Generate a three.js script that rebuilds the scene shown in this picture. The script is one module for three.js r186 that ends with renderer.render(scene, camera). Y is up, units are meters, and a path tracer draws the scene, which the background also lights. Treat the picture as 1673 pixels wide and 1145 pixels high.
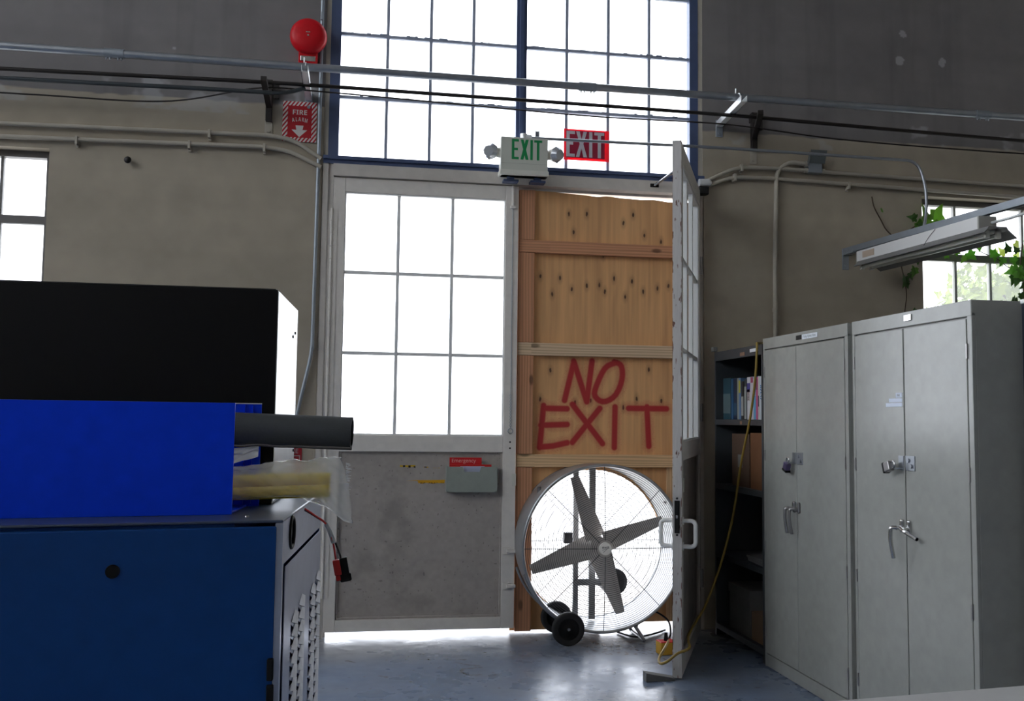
import * as THREE from 'three';
import { RoundedBoxGeometry } from 'three/addons/geometries/RoundedBoxGeometry.js';
import { mergeGeometries } from 'three/addons/utils/BufferGeometryUtils.js';

// ---------------------------------------------------------------- camera, sky, exposure
const scene = new THREE.Scene();
const camera = new THREE.PerspectiveCamera(40.79, 1673 / 1145, 0.05, 200);
camera.position.set(0, 1.4, 6.134);
camera.rotation.set(0.0711, -0.1625, 0.01216, 'YXZ');
const renderer = new THREE.WebGLRenderer({ antialias: true });
renderer.toneMapping = THREE.LinearToneMapping;
renderer.toneMappingExposure = 5.6;
renderer.shadowMap.enabled = true;
scene.background = new THREE.Color().setRGB(0.93, 0.97, 1.06);   // bright even overcast
scene.backgroundIntensity = 1.0;

// ---------------------------------------------------------------- helpers
let seed = 20240611;
const rnd = () => { seed = (seed + 0x6d2b79f5) | 0; let t = Math.imul(seed ^ (seed >>> 15), 1 | seed); t = (t + Math.imul(t ^ (t >>> 7), 61 | t)) ^ t; return ((t ^ (t >>> 14)) >>> 0) / 4294967296; };
const rr = (a, b) => a + (b - a) * rnd();
const clamp = (x, a = 0, b = 1) => Math.min(b, Math.max(a, x));
const sst = (a, b, x) => { const t = clamp((x - a) / (b - a)); return t * t * (3 - 2 * t); };
const hash = (x, y) => { let h = Math.imul(x | 0, 374761393) ^ Math.imul(y | 0, 668265263); h = Math.imul(h ^ (h >>> 13), 1274126177); return ((h ^ (h >>> 16)) >>> 0) / 4294967296; };
function vn(x, y, px = 0, py = 0) {                       // value noise, periodic when px, py given
  const xi = Math.floor(x), yi = Math.floor(y), fx = x - xi, fy = y - yi;
  const w = (a, p) => (p ? ((a % p) + p) % p : a);
  const u = fx * fx * (3 - 2 * fx), v = fy * fy * (3 - 2 * fy);
  const a = hash(w(xi, px), w(yi, py)), b = hash(w(xi + 1, px), w(yi, py)), c = hash(w(xi, px), w(yi + 1, py)), d = hash(w(xi + 1, px), w(yi + 1, py));
  return a + (b - a) * u + (c - a) * v + (a - b - c + d) * u * v;
}
function fbm(x, y, o = 4, p = 0) { let s = 0, a = 0.5, n = 0; for (let i = 0; i < o; i++) { s += a * vn(x + 17.3 * i * (p ? 0 : 1), y + 9.1 * i * (p ? 0 : 1), p, p); n += a; a *= 0.5; x *= 2; y *= 2; p *= 2; } return s / n; }
const s2 = (c) => Math.round(255 * clamp(c <= 0.0031308 ? c * 12.92 : 1.055 * Math.pow(c, 1 / 2.4) - 0.055));
function dataTex(w, h, f, srgb = true, repeat = true) {     // f(u, v) -> linear [r, g, b]; v = 0 at the bottom
  const d = new Uint8Array(w * h * 4);
  for (let j = 0; j < h; j++) for (let i = 0; i < w; i++) {
    const c = f((i + 0.5) / w, (j + 0.5) / h), k = (j * w + i) * 4;
    for (let q = 0; q < 3; q++) d[k + q] = srgb ? s2(c[q]) : Math.round(255 * clamp(c[q]));
    d[k + 3] = 255;
  }
  const t = new THREE.DataTexture(d, w, h); t.magFilter = t.minFilter = THREE.LinearFilter;
  if (srgb) t.colorSpace = THREE.SRGBColorSpace;
  t.wrapS = t.wrapT = repeat ? THREE.RepeatWrapping : THREE.ClampToEdgeWrapping; t.needsUpdate = true; return t;
}
function canvasTex(w, h, draw) {
  const c = document.createElement('canvas'); c.width = w; c.height = h; draw(c.getContext('2d'), w, h);
  const t = new THREE.CanvasTexture(c); t.colorSpace = THREE.SRGBColorSpace; t.magFilter = THREE.LinearFilter; return t;
}
const lin = (r, g, b) => new THREE.Color().setRGB(r, g, b);
const mat = (c, roughness = 0.6, o = {}) => new THREE.MeshPhysicalMaterial({ color: Array.isArray(c) ? lin(...c) : c, roughness, ...o });

function uvMetres(g) {
  const p = g.attributes.position, n = g.attributes.normal, uv = new Float32Array(p.count * 2);
  for (let i = 0; i < p.count; i++) {
    const ax = Math.abs(n.getX(i)), ay = Math.abs(n.getY(i)), az = Math.abs(n.getZ(i));
    const [u, v] = az >= ax && az >= ay ? [p.getX(i), p.getY(i)] : ax >= ay ? [p.getZ(i), p.getY(i)] : [p.getX(i), p.getZ(i)];
    uv[2 * i] = u; uv[2 * i + 1] = v;
  }
  g.setAttribute('uv', new THREE.BufferAttribute(uv, 2));
}
function prep(g) {
  let q = g.index ? g.toNonIndexed() : g;
  const keep = g.userData.keepUV;
  for (const k of Object.keys(q.attributes)) if (!['position', 'normal', 'uv'].includes(k)) q.deleteAttribute(k);
  if (!q.attributes.normal) q.computeVertexNormals();
  if (!keep) uvMetres(q);
  q.morphAttributes = {};
  return q;
}
const used = {};
function numbered(name) { const n = used[name] = (used[name] ?? -1) + 1; return n ? name + '_' + String(n).padStart(3, '0') : name; }
function obj(name, geos, material, parent) {
  const list = (Array.isArray(geos) ? geos : [geos]).map(prep);
  const m = new THREE.Mesh(list.length > 1 ? mergeGeometries(list, false) : list[0], material);
  m.castShadow = m.receiveShadow = true;
  m.name = parent ? name : numbered(name);
  (parent || scene).add(m); return m;
}
function tag(o, label, category, group, kind) { o.userData.label = label; o.userData.category = category; if (group) o.userData.group = group; if (kind) o.userData.kind = kind; return o; }
function thing(name, label, category, [x, y, z] = [0, 0, 0], ry = 0, group, kind) {
  const o = new THREE.Group(); o.name = numbered(name); o.position.set(x, y, z); o.rotation.y = ry; scene.add(o);
  return tag(o, label, category, group, kind);
}
const V = (x, y, z) => new THREE.Vector3(x, y, z);
const bx = (x0, x1, y0, y1, z0, z1) => new THREE.BoxGeometry(Math.abs(x1 - x0), Math.abs(y1 - y0), Math.abs(z1 - z0)).translate((x0 + x1) / 2, (y0 + y1) / 2, (z0 + z1) / 2);
const rb = (x0, x1, y0, y1, z0, z1, r = 0.003, s = 2) => new RoundedBoxGeometry(x1 - x0, y1 - y0, z1 - z0, s, Math.min(r, (x1 - x0) * 0.49, (y1 - y0) * 0.49, (z1 - z0) * 0.49)).translate((x0 + x1) / 2, (y0 + y1) / 2, (z0 + z1) / 2);
function cyl(a, b, r0, r1 = r0, seg = 20) {
  const A = V(...a), B = V(...b), d = B.clone().sub(A), g = new THREE.CylinderGeometry(r1, r0, d.length(), seg);
  g.applyQuaternion(new THREE.Quaternion().setFromUnitVectors(V(0, 1, 0), d.clone().normalize())); return g.translate(...A.add(B).multiplyScalar(0.5).toArray());
}
function bar(a, b, w, h, up = V(0, 1, 0)) {               // bar from a to b, w across, h along up
  const A = V(...a), B = V(...b), d = B.clone().sub(A), L = d.length(); d.normalize();
  const x = new THREE.Vector3().crossVectors(up, d).normalize(), y = new THREE.Vector3().crossVectors(d, x);
  return new THREE.BoxGeometry(w, h, L).applyMatrix4(new THREE.Matrix4().makeBasis(x, y, d)).translate(...A.add(B).multiplyScalar(0.5).toArray());
}
function pipe(pts, r, bend = 0.12, seg = 10, n = 0) {      // straight runs with rounded elbows
  const P = pts.map((p) => V(...p)), path = new THREE.CurvePath(); let last = P[0];
  for (let i = 1; i < P.length; i++) {
    if (i === P.length - 1) { path.add(new THREE.LineCurve3(last, P[i])); break; }
    const a = P[i - 1], b = P[i], c = P[i + 1], k = Math.min(bend, a.distanceTo(b) * 0.45, b.distanceTo(c) * 0.45);
    const e = b.clone().lerp(a, k / a.distanceTo(b)), f = b.clone().lerp(c, k / b.distanceTo(c));
    path.add(new THREE.LineCurve3(last, e)); path.add(new THREE.QuadraticBezierCurve3(e, b, f)); last = f;
  }
  return new THREE.TubeGeometry(path, n || Math.max(12, (P.length - 1) * 30), r, seg, false);
}
const wire = (pts, r, n = 60, seg = 8) => new THREE.TubeGeometry(new THREE.CatmullRomCurve3(pts.map((p) => V(...p))), n, r, seg, false);
const lathe = (pts, seg = 48) => new THREE.LatheGeometry(pts.map((p) => new THREE.Vector2(...p)), seg);
function extr(pts, depth, holes = [], bevel = 0, cs = 24) {
  const s = new THREE.Shape(pts.map((p) => new THREE.Vector2(...p)));
  for (const h of holes) s.holes.push(h.isPath ? h : new THREE.Path(h.map((p) => new THREE.Vector2(...p))));
  return new THREE.ExtrudeGeometry(s, { depth, bevelEnabled: bevel > 0, bevelSize: bevel, bevelThickness: bevel, bevelSegments: 2, curveSegments: cs });
}
const rect = (x0, x1, y0, y1) => [[x0, y0], [x1, y0], [x1, y1], [x0, y1]];
const circlePath = (x, y, r) => { const p = new THREE.Path(); p.absarc(x, y, r, 0, Math.PI * 2, true); p.isPath = true; return p; };
function faceUV(g, x0, x1, y0, y1, a = 'x', b = 'y') {      // a single print across a face
  g = g.index ? g.toNonIndexed() : g; const p = g.attributes.position, uv = new Float32Array(p.count * 2), get = { x: 'getX', y: 'getY', z: 'getZ' };
  for (let i = 0; i < p.count; i++) { uv[2 * i] = (p[get[a]](i) - x0) / (x1 - x0); uv[2 * i + 1] = (p[get[b]](i) - y0) / (y1 - y0); }
  g.setAttribute('uv', new THREE.BufferAttribute(uv, 2)); g.userData.keepUV = true; return g;
}

// ---------------------------------------------------------------- textures and materials
const bumpTex = dataTex(512, 512, (u, v) => { const n = fbm(u * 16, v * 16, 5, 16); return [n, n, n]; }, false);
const grainTex = dataTex(512, 512, (u, v) => { const n = 0.86 + 0.14 * fbm(u * 24, v * 24, 4, 24) + 0.05 * (fbm(u * 4, v * 4, 3, 4) - 0.5); return [n, n, n]; });
const rep = (t, s) => { const c = t.clone(); c.repeat.set(s, s); c.needsUpdate = true; return c; };
const bump2 = rep(bumpTex, 2), grain1 = rep(grainTex, 1);
const painted = (c, r, o = {}) => mat(c, r, { map: grain1, bumpMap: bump2, bumpScale: 0.0008, ...o });

// the back wall: beige below, grey above a hand-cut paint line, roller bands, scuffs and patches of filler
const WX0 = -9.0, WX1 = 8.2, WH = 9;
const wallTex = dataTex(1720, 1100, (u, v) => {
  const x = WX0 + u * (WX1 - WX0), y = v * WH;
  const edge = 3.405 + 0.02 * (fbm(x * 2.5, 3.7, 3) - 0.5) + 0.012 * (vn(x * 14, 1.3) - 0.5);
  const up = sst(edge - 0.004, edge + 0.004, y);
  const m = 0.86 + 0.22 * (fbm(x * 1.1, y * 2.3, 4) - 0.5) + 0.16 * (fbm(x * 9, y * 9, 3) - 0.5) + 0.1 * (fbm(x * 0.6, y * 11, 3) - 0.5);
  let c = [0.445 + (0.215 - 0.445) * up, 0.388 + (0.20 - 0.388) * up, 0.302 + (0.197 - 0.302) * up].map((q) => q * m);
  const patch = sst(0.63, 0.72, fbm(x * 5 + 40, y * 6, 4)) * (Math.abs(y - 3.43) < 0.11 ? 1 : 0);
  c = c.map((q) => q + (0.45 - q) * 0.45 * patch);
  const streak = sst(0.66, 0.8, vn(x * 7 + 5, y * 0.25)) * up * (y < 5 ? 1 : 0.4) * 0.18;
  c = c.map((q) => q * (1 - streak * fbm(x * 30, y * 3, 3)));
  for (const [dx, dy, r] of [[3.83, 4.02, 0.035], [4.17, 4.03, 0.03], [3.86, 4.22, 0.025], [-1.2, 3.72, 0.012]]) if (Math.hypot(x - dx, y - dy) < r * (0.7 + 0.6 * vn(x * 40, y * 40))) c = c.map((q) => q + (0.5 - q) * 0.5);
  return c;
}, true, false);
const M = {
  wallBack: mat([1, 1, 1], 0.85, { map: wallTex, bumpMap: bumpTex, bumpScale: 0.0 }),
  wall: painted([0.50, 0.46, 0.39], 0.85),
  ceiling: painted([0.42, 0.40, 0.37], 0.9),
  doorPaint: painted([0.78, 0.735, 0.675], 0.5),
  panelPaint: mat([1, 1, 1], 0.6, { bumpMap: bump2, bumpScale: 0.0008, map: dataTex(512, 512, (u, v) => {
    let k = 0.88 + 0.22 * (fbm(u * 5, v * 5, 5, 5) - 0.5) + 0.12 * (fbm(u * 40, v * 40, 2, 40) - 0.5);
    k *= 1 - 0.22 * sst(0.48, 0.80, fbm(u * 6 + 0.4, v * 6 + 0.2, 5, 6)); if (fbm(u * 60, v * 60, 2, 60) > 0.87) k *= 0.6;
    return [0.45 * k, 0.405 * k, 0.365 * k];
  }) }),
  headPaint: painted([0.63, 0.585, 0.53], 0.6),
  steelFrame: painted([0.07, 0.10, 0.20], 0.45),  // extra blue is window glare put into the frame colour
  sashSteel: painted([0.16, 0.15, 0.14], 0.5),
  muntinSteel: painted([0.34, 0.38, 0.48], 0.5),  // lightened and blued: bloom from the panes put into the colour
  putty: painted([0.45, 0.45, 0.43], 0.7),
  glass: mat([0.97, 0.985, 0.98], 0.03, { transmission: 1, thickness: 0, ior: 1.5 }),
  glassDirty: mat([0.93, 0.96, 0.90], 0.4, { transmission: 1, thickness: 0, ior: 1.5 }),
  galv: mat([0.42, 0.45, 0.49], 0.38, { metalness: 0.85, map: grain1 }),
  galvDull: mat([0.36, 0.40, 0.44], 0.5, { metalness: 0.6, map: grain1 }),
  zinc: mat([0.86, 0.88, 0.88], 0.4, { metalness: 0.5 }),
  darkPipe: mat([0.018, 0.013, 0.011], 0.6, { map: grain1 }),
  blackPaint: mat([0.012, 0.012, 0.013], 0.5),
  cableBlack: mat([0.015, 0.015, 0.016], 0.55),
  wallConduit: painted([0.47, 0.43, 0.355], 0.6),
  chrome: mat([0.62, 0.62, 0.62], 0.18, { metalness: 1 }),
  pewter: mat([0.34, 0.33, 0.33], 0.3, { metalness: 0.9 }),
  black: mat([0.006, 0.006, 0.0065], 0.45, { specularIntensity: 0.5 }),
  rubber: mat([0.018, 0.018, 0.019], 0.75, { map: grain1 }),
  cabinet: mat([0.37, 0.375, 0.35], 0.25, { map: grain1, bumpMap: bump2, bumpScale: 0.0003 }),
  white: mat([0.78, 0.78, 0.77], 0.5),
  paper: mat([0.8, 0.82, 0.84], 0.8),
  bellRed: mat([0.62, 0.008, 0.016], 0.42, { specularIntensity: 0.5, map: grain1 }),
  redPlastic: mat([0.62, 0.02, 0.02], 0.4),
  ivory: mat([0.66, 0.65, 0.58], 0.45),
  blueDark: mat([0.006, 0.058, 0.235], 0.42, { specularIntensity: 0.5, map: grain1, bumpMap: bump2, bumpScale: 0.0002 }),
  blueBright: mat([0.002, 0.056, 0.86], 0.5, { specularIntensity: 0.3, map: grain1 }),
  sideSheenBlue: mat([0.50, 0.54, 0.66], 0.3, { metalness: 0.5, map: grain1 }),  // same blue paint; window reflection on this side put into the paler colour
  foam: mat([0.045, 0.05, 0.053], 0.85, { map: grain1, bumpMap: rep(bumpTex, 6), bumpScale: 0.0008 }),
  yellow: mat([0.85, 0.62, 0.015], 0.6, { map: grain1 }),
  bag: mat([0.96, 0.96, 0.95], 0.26, { transmission: 0.76, thickness: 0, side: THREE.DoubleSide }),
  cordYellow: mat([0.30, 0.20, 0.035], 0.5),
  fanSteel: mat([0.42, 0.43, 0.44], 0.4, { metalness: 0.75, map: grain1 }),
  blade: mat([0.56, 0.53, 0.50], 0.55, { metalness: 0.0, map: grain1 }),
  guard: mat([0.05, 0.05, 0.055], 0.5, { metalness: 0.3 }),
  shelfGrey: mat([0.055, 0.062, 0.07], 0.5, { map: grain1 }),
  cardboard: mat([0.20, 0.085, 0.035], 0.85, { map: grain1 }),  // darkened: shade behind the open door put into the colour
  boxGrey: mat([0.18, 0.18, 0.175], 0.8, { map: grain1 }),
  concreteOut: mat([0.62, 0.61, 0.58], 0.9, { map: grain1 }),
  lumberTan: null, lumberRed: null,
};
const woodTex = (r, g, b, s) => dataTex(512, 256, (u, v) => {     // grain runs along u
  const w = v * 9 + 1.1 * fbm(u * 2 + s, v * 2, 3), ring = 0.5 + 0.5 * Math.sin(w * 9 + 3 * fbm(u * 3 + s, v * 12, 3));
  let k = 0.72 + 0.24 * ring + 0.22 * (fbm(u * 6 + s, v * 60, 3) - 0.5);
  for (let i = 0; i < 4; i++) { const d = Math.hypot((u - hash(i, s)) * 6, (v - 0.2 - 0.6 * hash(i + 9, s)) * 1.6); k *= 1 - 0.62 * (1 - sst(0.05, 0.13, d)); }
  return [r * k, g * k * (0.9 + 0.1 * k), b * k * (0.8 + 0.2 * k)];
});
const wt1 = woodTex(0.80, 0.54, 0.30, 3), wt2 = woodTex(0.62, 0.30, 0.16, 8), wt3 = woodTex(0.74, 0.55, 0.36, 15);
M.lumberTan = mat([1, 1, 1], 0.75, { map: wt1 }); M.lumberRed = mat([1, 1, 1], 0.75, { map: wt2 }); M.lumberPale = mat([1, 1, 1], 0.75, { map: wt3 });
// chipped paint for the edge of the open door
M.doorEdge = mat([1, 1, 1], 0.55, { bumpMap: bump2, bumpScale: 0.0006, map: dataTex(256, 1024, (u, v) => {
  const x = u, y = v * 3; let k = 0.84 + 0.2 * fbm(x * 6, y * 14, 4) ; let c = [0.55 * k, 0.53 * k, 0.51 * k];
  const near = Math.max(sst(0.82, 0.99, u), sst(0.18, 0.01, u)) * 0.16;
  if (fbm(x * 5 + 3, y * 22, 4) + near > 0.77) c = [0.13, 0.055, 0.035];
  return c;
}, true, false) });
// painted concrete floor
const MARKS = [[0.60, 0.58, 0.65, 0.60], [0.60, 0.66, 0.66, 0.72], [0.66, 0.72, 0.72, 0.74], [0.62, 0.80, 0.72, 0.78], [0.60, 0.86, 0.62, 0.80], [0.60, 0.86, 0.64, 0.93], [0.64, 0.93, 0.70, 0.92], [-0.02, 0.55, 0.02, 0.58], [0.16, 0.88, 0.2, 0.92]];
M.floor = mat([1, 1, 1], 0.3, {
  map: dataTex(1720, 1270, (u, v) => {
    const x = WX0 + u * (WX1 - WX0), z = -0.2 + v * (12.5 + 0.2), n = fbm(x * 1.3, z * 1.3, 5), f = fbm(x * 18, z * 18, 3);
    let k = 0.82 + 0.34 * (n - 0.5) + 0.20 * (f - 0.5), c = [0.225 * k, 0.29 * k, 0.415 * k];
    // worn and dusty concrete by the doors, thinning out raggedly, and scattered dirt
    const worn = 0.6 * sst(0.25, 0.85, fbm(x * 2.2 + 7, z * 2.6, 5) + 0.35 * clamp(0.6 - z, -0.6, 1));
    c = c.map((q, i) => q + ([0.27, 0.25, 0.22][i] * k - q) * worn);
    if (fbm(x * 38, z * 38, 2) > 0.875) c = [0.05, 0.045, 0.04];
    if (x > 1.4 && x < 2.0 && z > 0.25 && z < 0.6 && fbm(x * 60, z * 45, 2) > 0.69) c = [0.07, 0.06, 0.05];
    for (const [ax, az, bx2, bz] of MARKS) { const vx = bx2 - ax, vz = bz - az, q = clamp(((x - ax) * vx + (z - az) * vz) / (vx * vx + vz * vz)); if (Math.hypot(x - ax - q * vx, z - az - q * vz) < 0.005 + 0.004 * vn(x * 90, z * 90)) c = [0.06, 0.06, 0.06]; }
    return c;
  }, true, false),
  roughnessMap: dataTex(512, 512, (u, v) => { const n = 0.62 + 0.9 * (fbm(u * 7, v * 7, 5, 7) - 0.5) + 0.25 * (fbm(u * 40, v * 40, 2, 40) - 0.5); return [n, n, n]; }, false),
  bumpMap: bumpTex, bumpScale: 0.0012,
});
M.floor.roughnessMap.repeat.set(8.6, 6.35); M.floor.bumpMap = bumpTex.clone(); M.floor.bumpMap.repeat.set(17, 12.7); M.floor.bumpMap.needsUpdate = true; M.floor.roughness = 0.5;

// ---------------------------------------------------------------- the room shell
const DZ = 12.5, CH = WH;
tag(obj('floor', faceUV(bx(WX0, WX1, -0.15, 0, -0.2, DZ), WX0, WX1, -0.2, DZ, 'x', 'z'), M.floor), 'blue-grey painted concrete floor with scuffs and glossy patches', 'floor', null, 'structure');
tag(obj('ground', bx(-16, 18, -0.16, -0.01, -26, -0.2), M.concreteOut), 'pale concrete apron outside the doorway', 'ground', null, 'structure');
{
  const hole = rect(-0.25, 2.33, 0.0, 4.82).reverse(), w2 = rect(-3.6, -1.915, 1.35, 3.03).reverse(), w3 = rect(3.985, 5.70, 1.35, 3.03).reverse();
  // the door opening reaches the floor, so the wall is drawn round it
  const g = extr([[WX0, 0], [-0.25, 0], [-0.25, 4.82], [2.33, 4.82], [2.33, 0], [WX1, 0], [WX1, CH], [WX0, CH]], 0.2, [w2, w3]).translate(0, 0, -0.2);
  tag(obj('wall_back', faceUV(g, WX0, WX1, 0, CH), M.wallBack), 'beige plaster wall painted grey above a rough paint line', 'wall', null, 'structure');
  // left wall with a long band of high steel windows
  const gl = extr([[0, 0], [DZ, 0], [DZ, CH], [0, CH]], 0.2, [rect(0.8, 12.0, 4.3, 8.7).reverse()]);
  gl.rotateY(-Math.PI / 2).translate(WX0, 0, 0);
  tag(obj('wall_left', gl, M.wall), 'plain beige side wall below a band of high windows', 'wall', null, 'structure');
  tag(obj('wall_right', bx(WX1, WX1 + 0.2, 0, CH, 0, DZ), M.wall), 'plain beige side wall beyond the cabinets', 'wall', null, 'structure');
  tag(obj('wall_front', bx(WX0 - 0.2, WX1 + 0.2, 0, CH, DZ, DZ + 0.2), M.wall), 'plain beige wall behind the viewer', 'wall', null, 'structure');
  tag(obj('ceiling', bx(WX0 - 0.2, WX1 + 0.2, CH, CH + 0.2, -0.2, DZ + 0.2), M.ceiling), 'plain dull ceiling of the workshop', 'ceiling', null, 'structure');
}
function sash(name, label, xs, ys, z, o) {               // steel window: frame, muntins, panes
  const t = thing(name, label, 'window', [0, 0, 0], 0, null, 'structure'), X0 = xs[0], X1 = xs.at(-1), Y0 = ys[0], Y1 = ys.at(-1), m = o.bar, d = 0.03;
  const fm = o.frameMat, mm = o.barMat;
  obj('frame', [bx(X0 - o.fl, X0, Y0 - o.fb, Y1 + o.ft, z - d, z + d), bx(X1, X1 + o.fr, Y0 - o.fb, Y1 + o.ft, z - d, z + d), bx(X0, X1, Y0 - o.fb, Y0, z - d, z + d), bx(X0, X1, Y1, Y1 + o.ft, z - d, z + d)], fm, t);
  for (const x of xs.slice(1, -1)) if (!(o.skipX || []).includes(x)) obj('muntin', bx(x - m, x + m, Y0, Y1, z - 0.013, z + 0.015), mm, t);
  for (const y of ys.slice(1, -1)) { const w = o.railY === y ? 0.026 : m; obj('muntin', bx(X0, X1, y - w, y + w, z - 0.012, z + (o.railY === y ? 0.03 : 0.012)), o.railY === y ? fm : mm, t); }
  const pane = new Map();
  for (let i = 0; i < xs.length - 1; i++) for (let j = 0; j < ys.length - 1; j++) {
    if (o.noPane && o.noPane(i, j)) continue;
    const w = xs[i + 1] - xs[i], h = ys[j + 1] - ys[j], k = w.toFixed(3) + h.toFixed(3) + (o.dirty && o.dirty(i, j));
    if (!pane.has(k)) pane.set(k, prep(new THREE.PlaneGeometry(w, h)));
    const p = new THREE.Mesh(pane.get(k), o.dirty && o.dirty(i, j) ? M.glassDirty : M.glass); p.name = 'pane'; p.position.set((xs[i] + xs[i + 1]) / 2, (ys[j] + ys[j + 1]) / 2, z - 0.004); p.castShadow = p.receiveShadow = true; t.add(p);
  }
  return t;
}
// transom over the doors: two sashes on either side of a stout mullion
{
  const xs = [-0.155, 0.15, 0.436, 0.722, 1.013, 1.084, 1.364, 1.656, 1.948, 2.236], ys = [3.075, 3.487, 3.912, 4.338, 4.765];
  const t = sash('window_1', 'tall steel transom window of clear panes above the double doors', xs, ys, -0.03, { fl: 0.066, fr: 0.06, fb: 0.045, ft: 0.06, bar: 0.010, frameMat: M.steelFrame, barMat: M.muntinSteel, skipX: [1.013, 1.084], noPane: (i) => i === 4 });
  obj('mullion', [bx(1.013, 1.084, 3.075, 4.765, -0.07, 0.0), bx(1.035, 1.062, 3.075, 4.765, 0.0, 0.02)], M.steelFrame, t);
  // lumps of old putty along the glazing bars
  const put = []; for (const y of ys.slice(1, 4)) for (let k = 0; k < 26; k++) { const x = rr(-0.13, 2.2), w = rr(0.006, 0.03); put.push(rb(x - w, x + w, y + 0.006, y + 0.006 + rr(0.004, 0.011), -0.03, -0.012, 0.003, 1)); }
  obj('putty', put, M.muntinSteel, t).userData.kind = 'stuff';
  obj('sill_bar', [bx(-0.25, 2.33, 3.055, 3.078, -0.05, 0.035), bx(-0.25, 2.33, 3.03, 3.055, -0.05, 0.018)], M.steelFrame, t);
}
sash('window_2', 'small paned steel window in the wall behind the black machine', [-3.55, -3.28, -3.015, -2.75, -2.485, -2.22, -1.955], [1.40, 1.80, 2.20, 2.595, 2.99], -0.12, { fl: 0.05, fr: 0.04, fb: 0.05, ft: 0.04, bar: 0.009, frameMat: M.sashSteel, barMat: M.sashSteel, railY: 2.595 });
sash('window_3', 'steel window overgrown with ivy above the grey cabinets', [4.04, 4.315, 4.597, 4.868, 5.14, 5.41, 5.66], [1.40, 1.80, 2.20, 2.607, 2.99], -0.12, { fl: 0.055, fr: 0.04, fb: 0.05, ft: 0.04, bar: 0.010, frameMat: M.sashSteel, barMat: M.putty, railY: 2.607, dirty: (i, j) => j < 3 });
{ // the band of high windows in the side wall
  const zs = []; for (let k = 0; k < 12; k++) zs.push(0.85 + k * 1.009);
  const t = sash('window_4', 'long band of high steel windows in the side wall', zs, [4.35, 5.43, 6.5, 7.58, 8.65], 0, { fl: 0.05, fr: 0.05, fb: 0.05, ft: 0.05, bar: 0.015, frameMat: M.sashSteel, barMat: M.sashSteel });
  t.rotation.y = -Math.PI / 2; t.position.set(WX0 - 0.1, 0, 0);
}
// door frame
{
  const t = thing('trim_1', 'pale painted door frame round the double doors', 'door frame', [0, 0, 0], 0, null, 'structure');
  obj('jamb', [bx(-0.255, -0.181, 0, 3.03, -0.12, 0.0), bx(-0.255, -0.165, 0, 3.03, -0.13, -0.053), bx(-0.25, -0.215, 0, 3.03, 0, 0.012)], M.headPaint, t);
  obj('jamb', bx(2.27, 2.335, 0, 3.03, -0.12, 0.0), M.headPaint, t);
  for (const [a, b] of [[-0.256, -0.219], [2.294, 2.336]]) obj('reveal', bx(a, b, 3.03, 4.825, -0.12, -0.004), M.wall, t);
  obj('wood_strip', bx(2.272, 2.298, 0.02, 2.96, 0.0, 0.014), M.lumberRed, t);
  obj('head', [bx(-0.184, 2.275, 2.952, 3.03, -0.12, 0.02), bx(-0.184, 2.275, 2.935, 2.952, -0.12, -0.065)], M.headPaint, t);
}

// ---------------------------------------------------------------- door leaves
const DW = 1.22;
function doorLeaf(t, s, edgeMat, DY0 = 0.04, DY1 = 2.945) {                          // hinge at x = 0, leaf runs towards s * x; room face is +z
  const B = (x0, x1, y0, y1, z0, z1) => rb(Math.min(s * x0, s * x1), Math.max(s * x0, s * x1), y0, y1, z0, z1, 0.003, 1);
  const zf = 0.025;
  obj('stile', B(0, 0.076, DY0, DY1, -zf, zf), M.doorPaint, t);
  obj('stile', B(1.132, DW - (edgeMat ? 0.002 : 0), DY0, DY1, -zf, zf), M.doorPaint, t);
  obj('top_rail', B(0.076, 1.132, 2.853, DY1, -zf, zf), M.doorPaint, t);
  obj('lock_rail', B(0.076, 1.132, 1.172, 1.278, -zf, zf), M.doorPaint, t);
  obj('bottom_rail', B(0.076, 1.132, DY0, 0.113, -zf, zf), M.doorPaint, t);
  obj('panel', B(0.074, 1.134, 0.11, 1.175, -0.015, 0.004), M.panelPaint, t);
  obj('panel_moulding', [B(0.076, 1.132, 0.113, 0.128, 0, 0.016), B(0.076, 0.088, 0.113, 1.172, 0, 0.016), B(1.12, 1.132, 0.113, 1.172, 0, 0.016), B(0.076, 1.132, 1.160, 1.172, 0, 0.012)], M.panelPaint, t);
  obj('glazing_bead', [B(0.076, 0.084, 1.278, 2.853, -0.02, 0.018), B(1.124, 1.132, 1.278, 2.853, -0.02, 0.018), B(0.084, 1.124, 1.278, 1.288, -0.02, 0.018), B(0.084, 1.124, 2.843, 2.853, -0.02, 0.018)], M.white, t);
  for (const x of [0.425, 0.779]) obj('muntin', B(x - 0.011, x + 0.011, 1.288, 2.843, -0.014, 0.014), M.white, t);  // white and widened: glare of the panes put into these bars
  for (const y of [1.804, 2.328]) obj('muntin', B(0.084, 1.124, y - 0.011, y + 0.011, -0.012, 0.012), M.white, t);
  const X = [0.084, 0.416, 0.434, 0.770, 0.788, 1.124], Y = [1.288, 1.795, 1.813, 2.319, 2.337, 2.843];
  for (let i = 0; i < 6; i += 2) for (let j = 0; j < 6; j += 2) { const p = obj('pane', new THREE.PlaneGeometry(X[i + 1] - X[i] + 0.01, Y[j + 1] - Y[j] + 0.01), M.glass, t); p.position.set(s * (X[i] + X[i + 1]) / 2, (Y[j] + Y[j + 1]) / 2, 0); }
  if (edgeMat) { const x = s * (DW + 0.0005), g = bx(Math.min(x, x - s * 0.003), Math.max(x, x - s * 0.003), DY0, DY1, -zf, zf); obj('chipped_edge', faceUV(g, -zf, zf, DY0, DY1, 'z', 'y'), edgeMat, t); }
}
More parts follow.
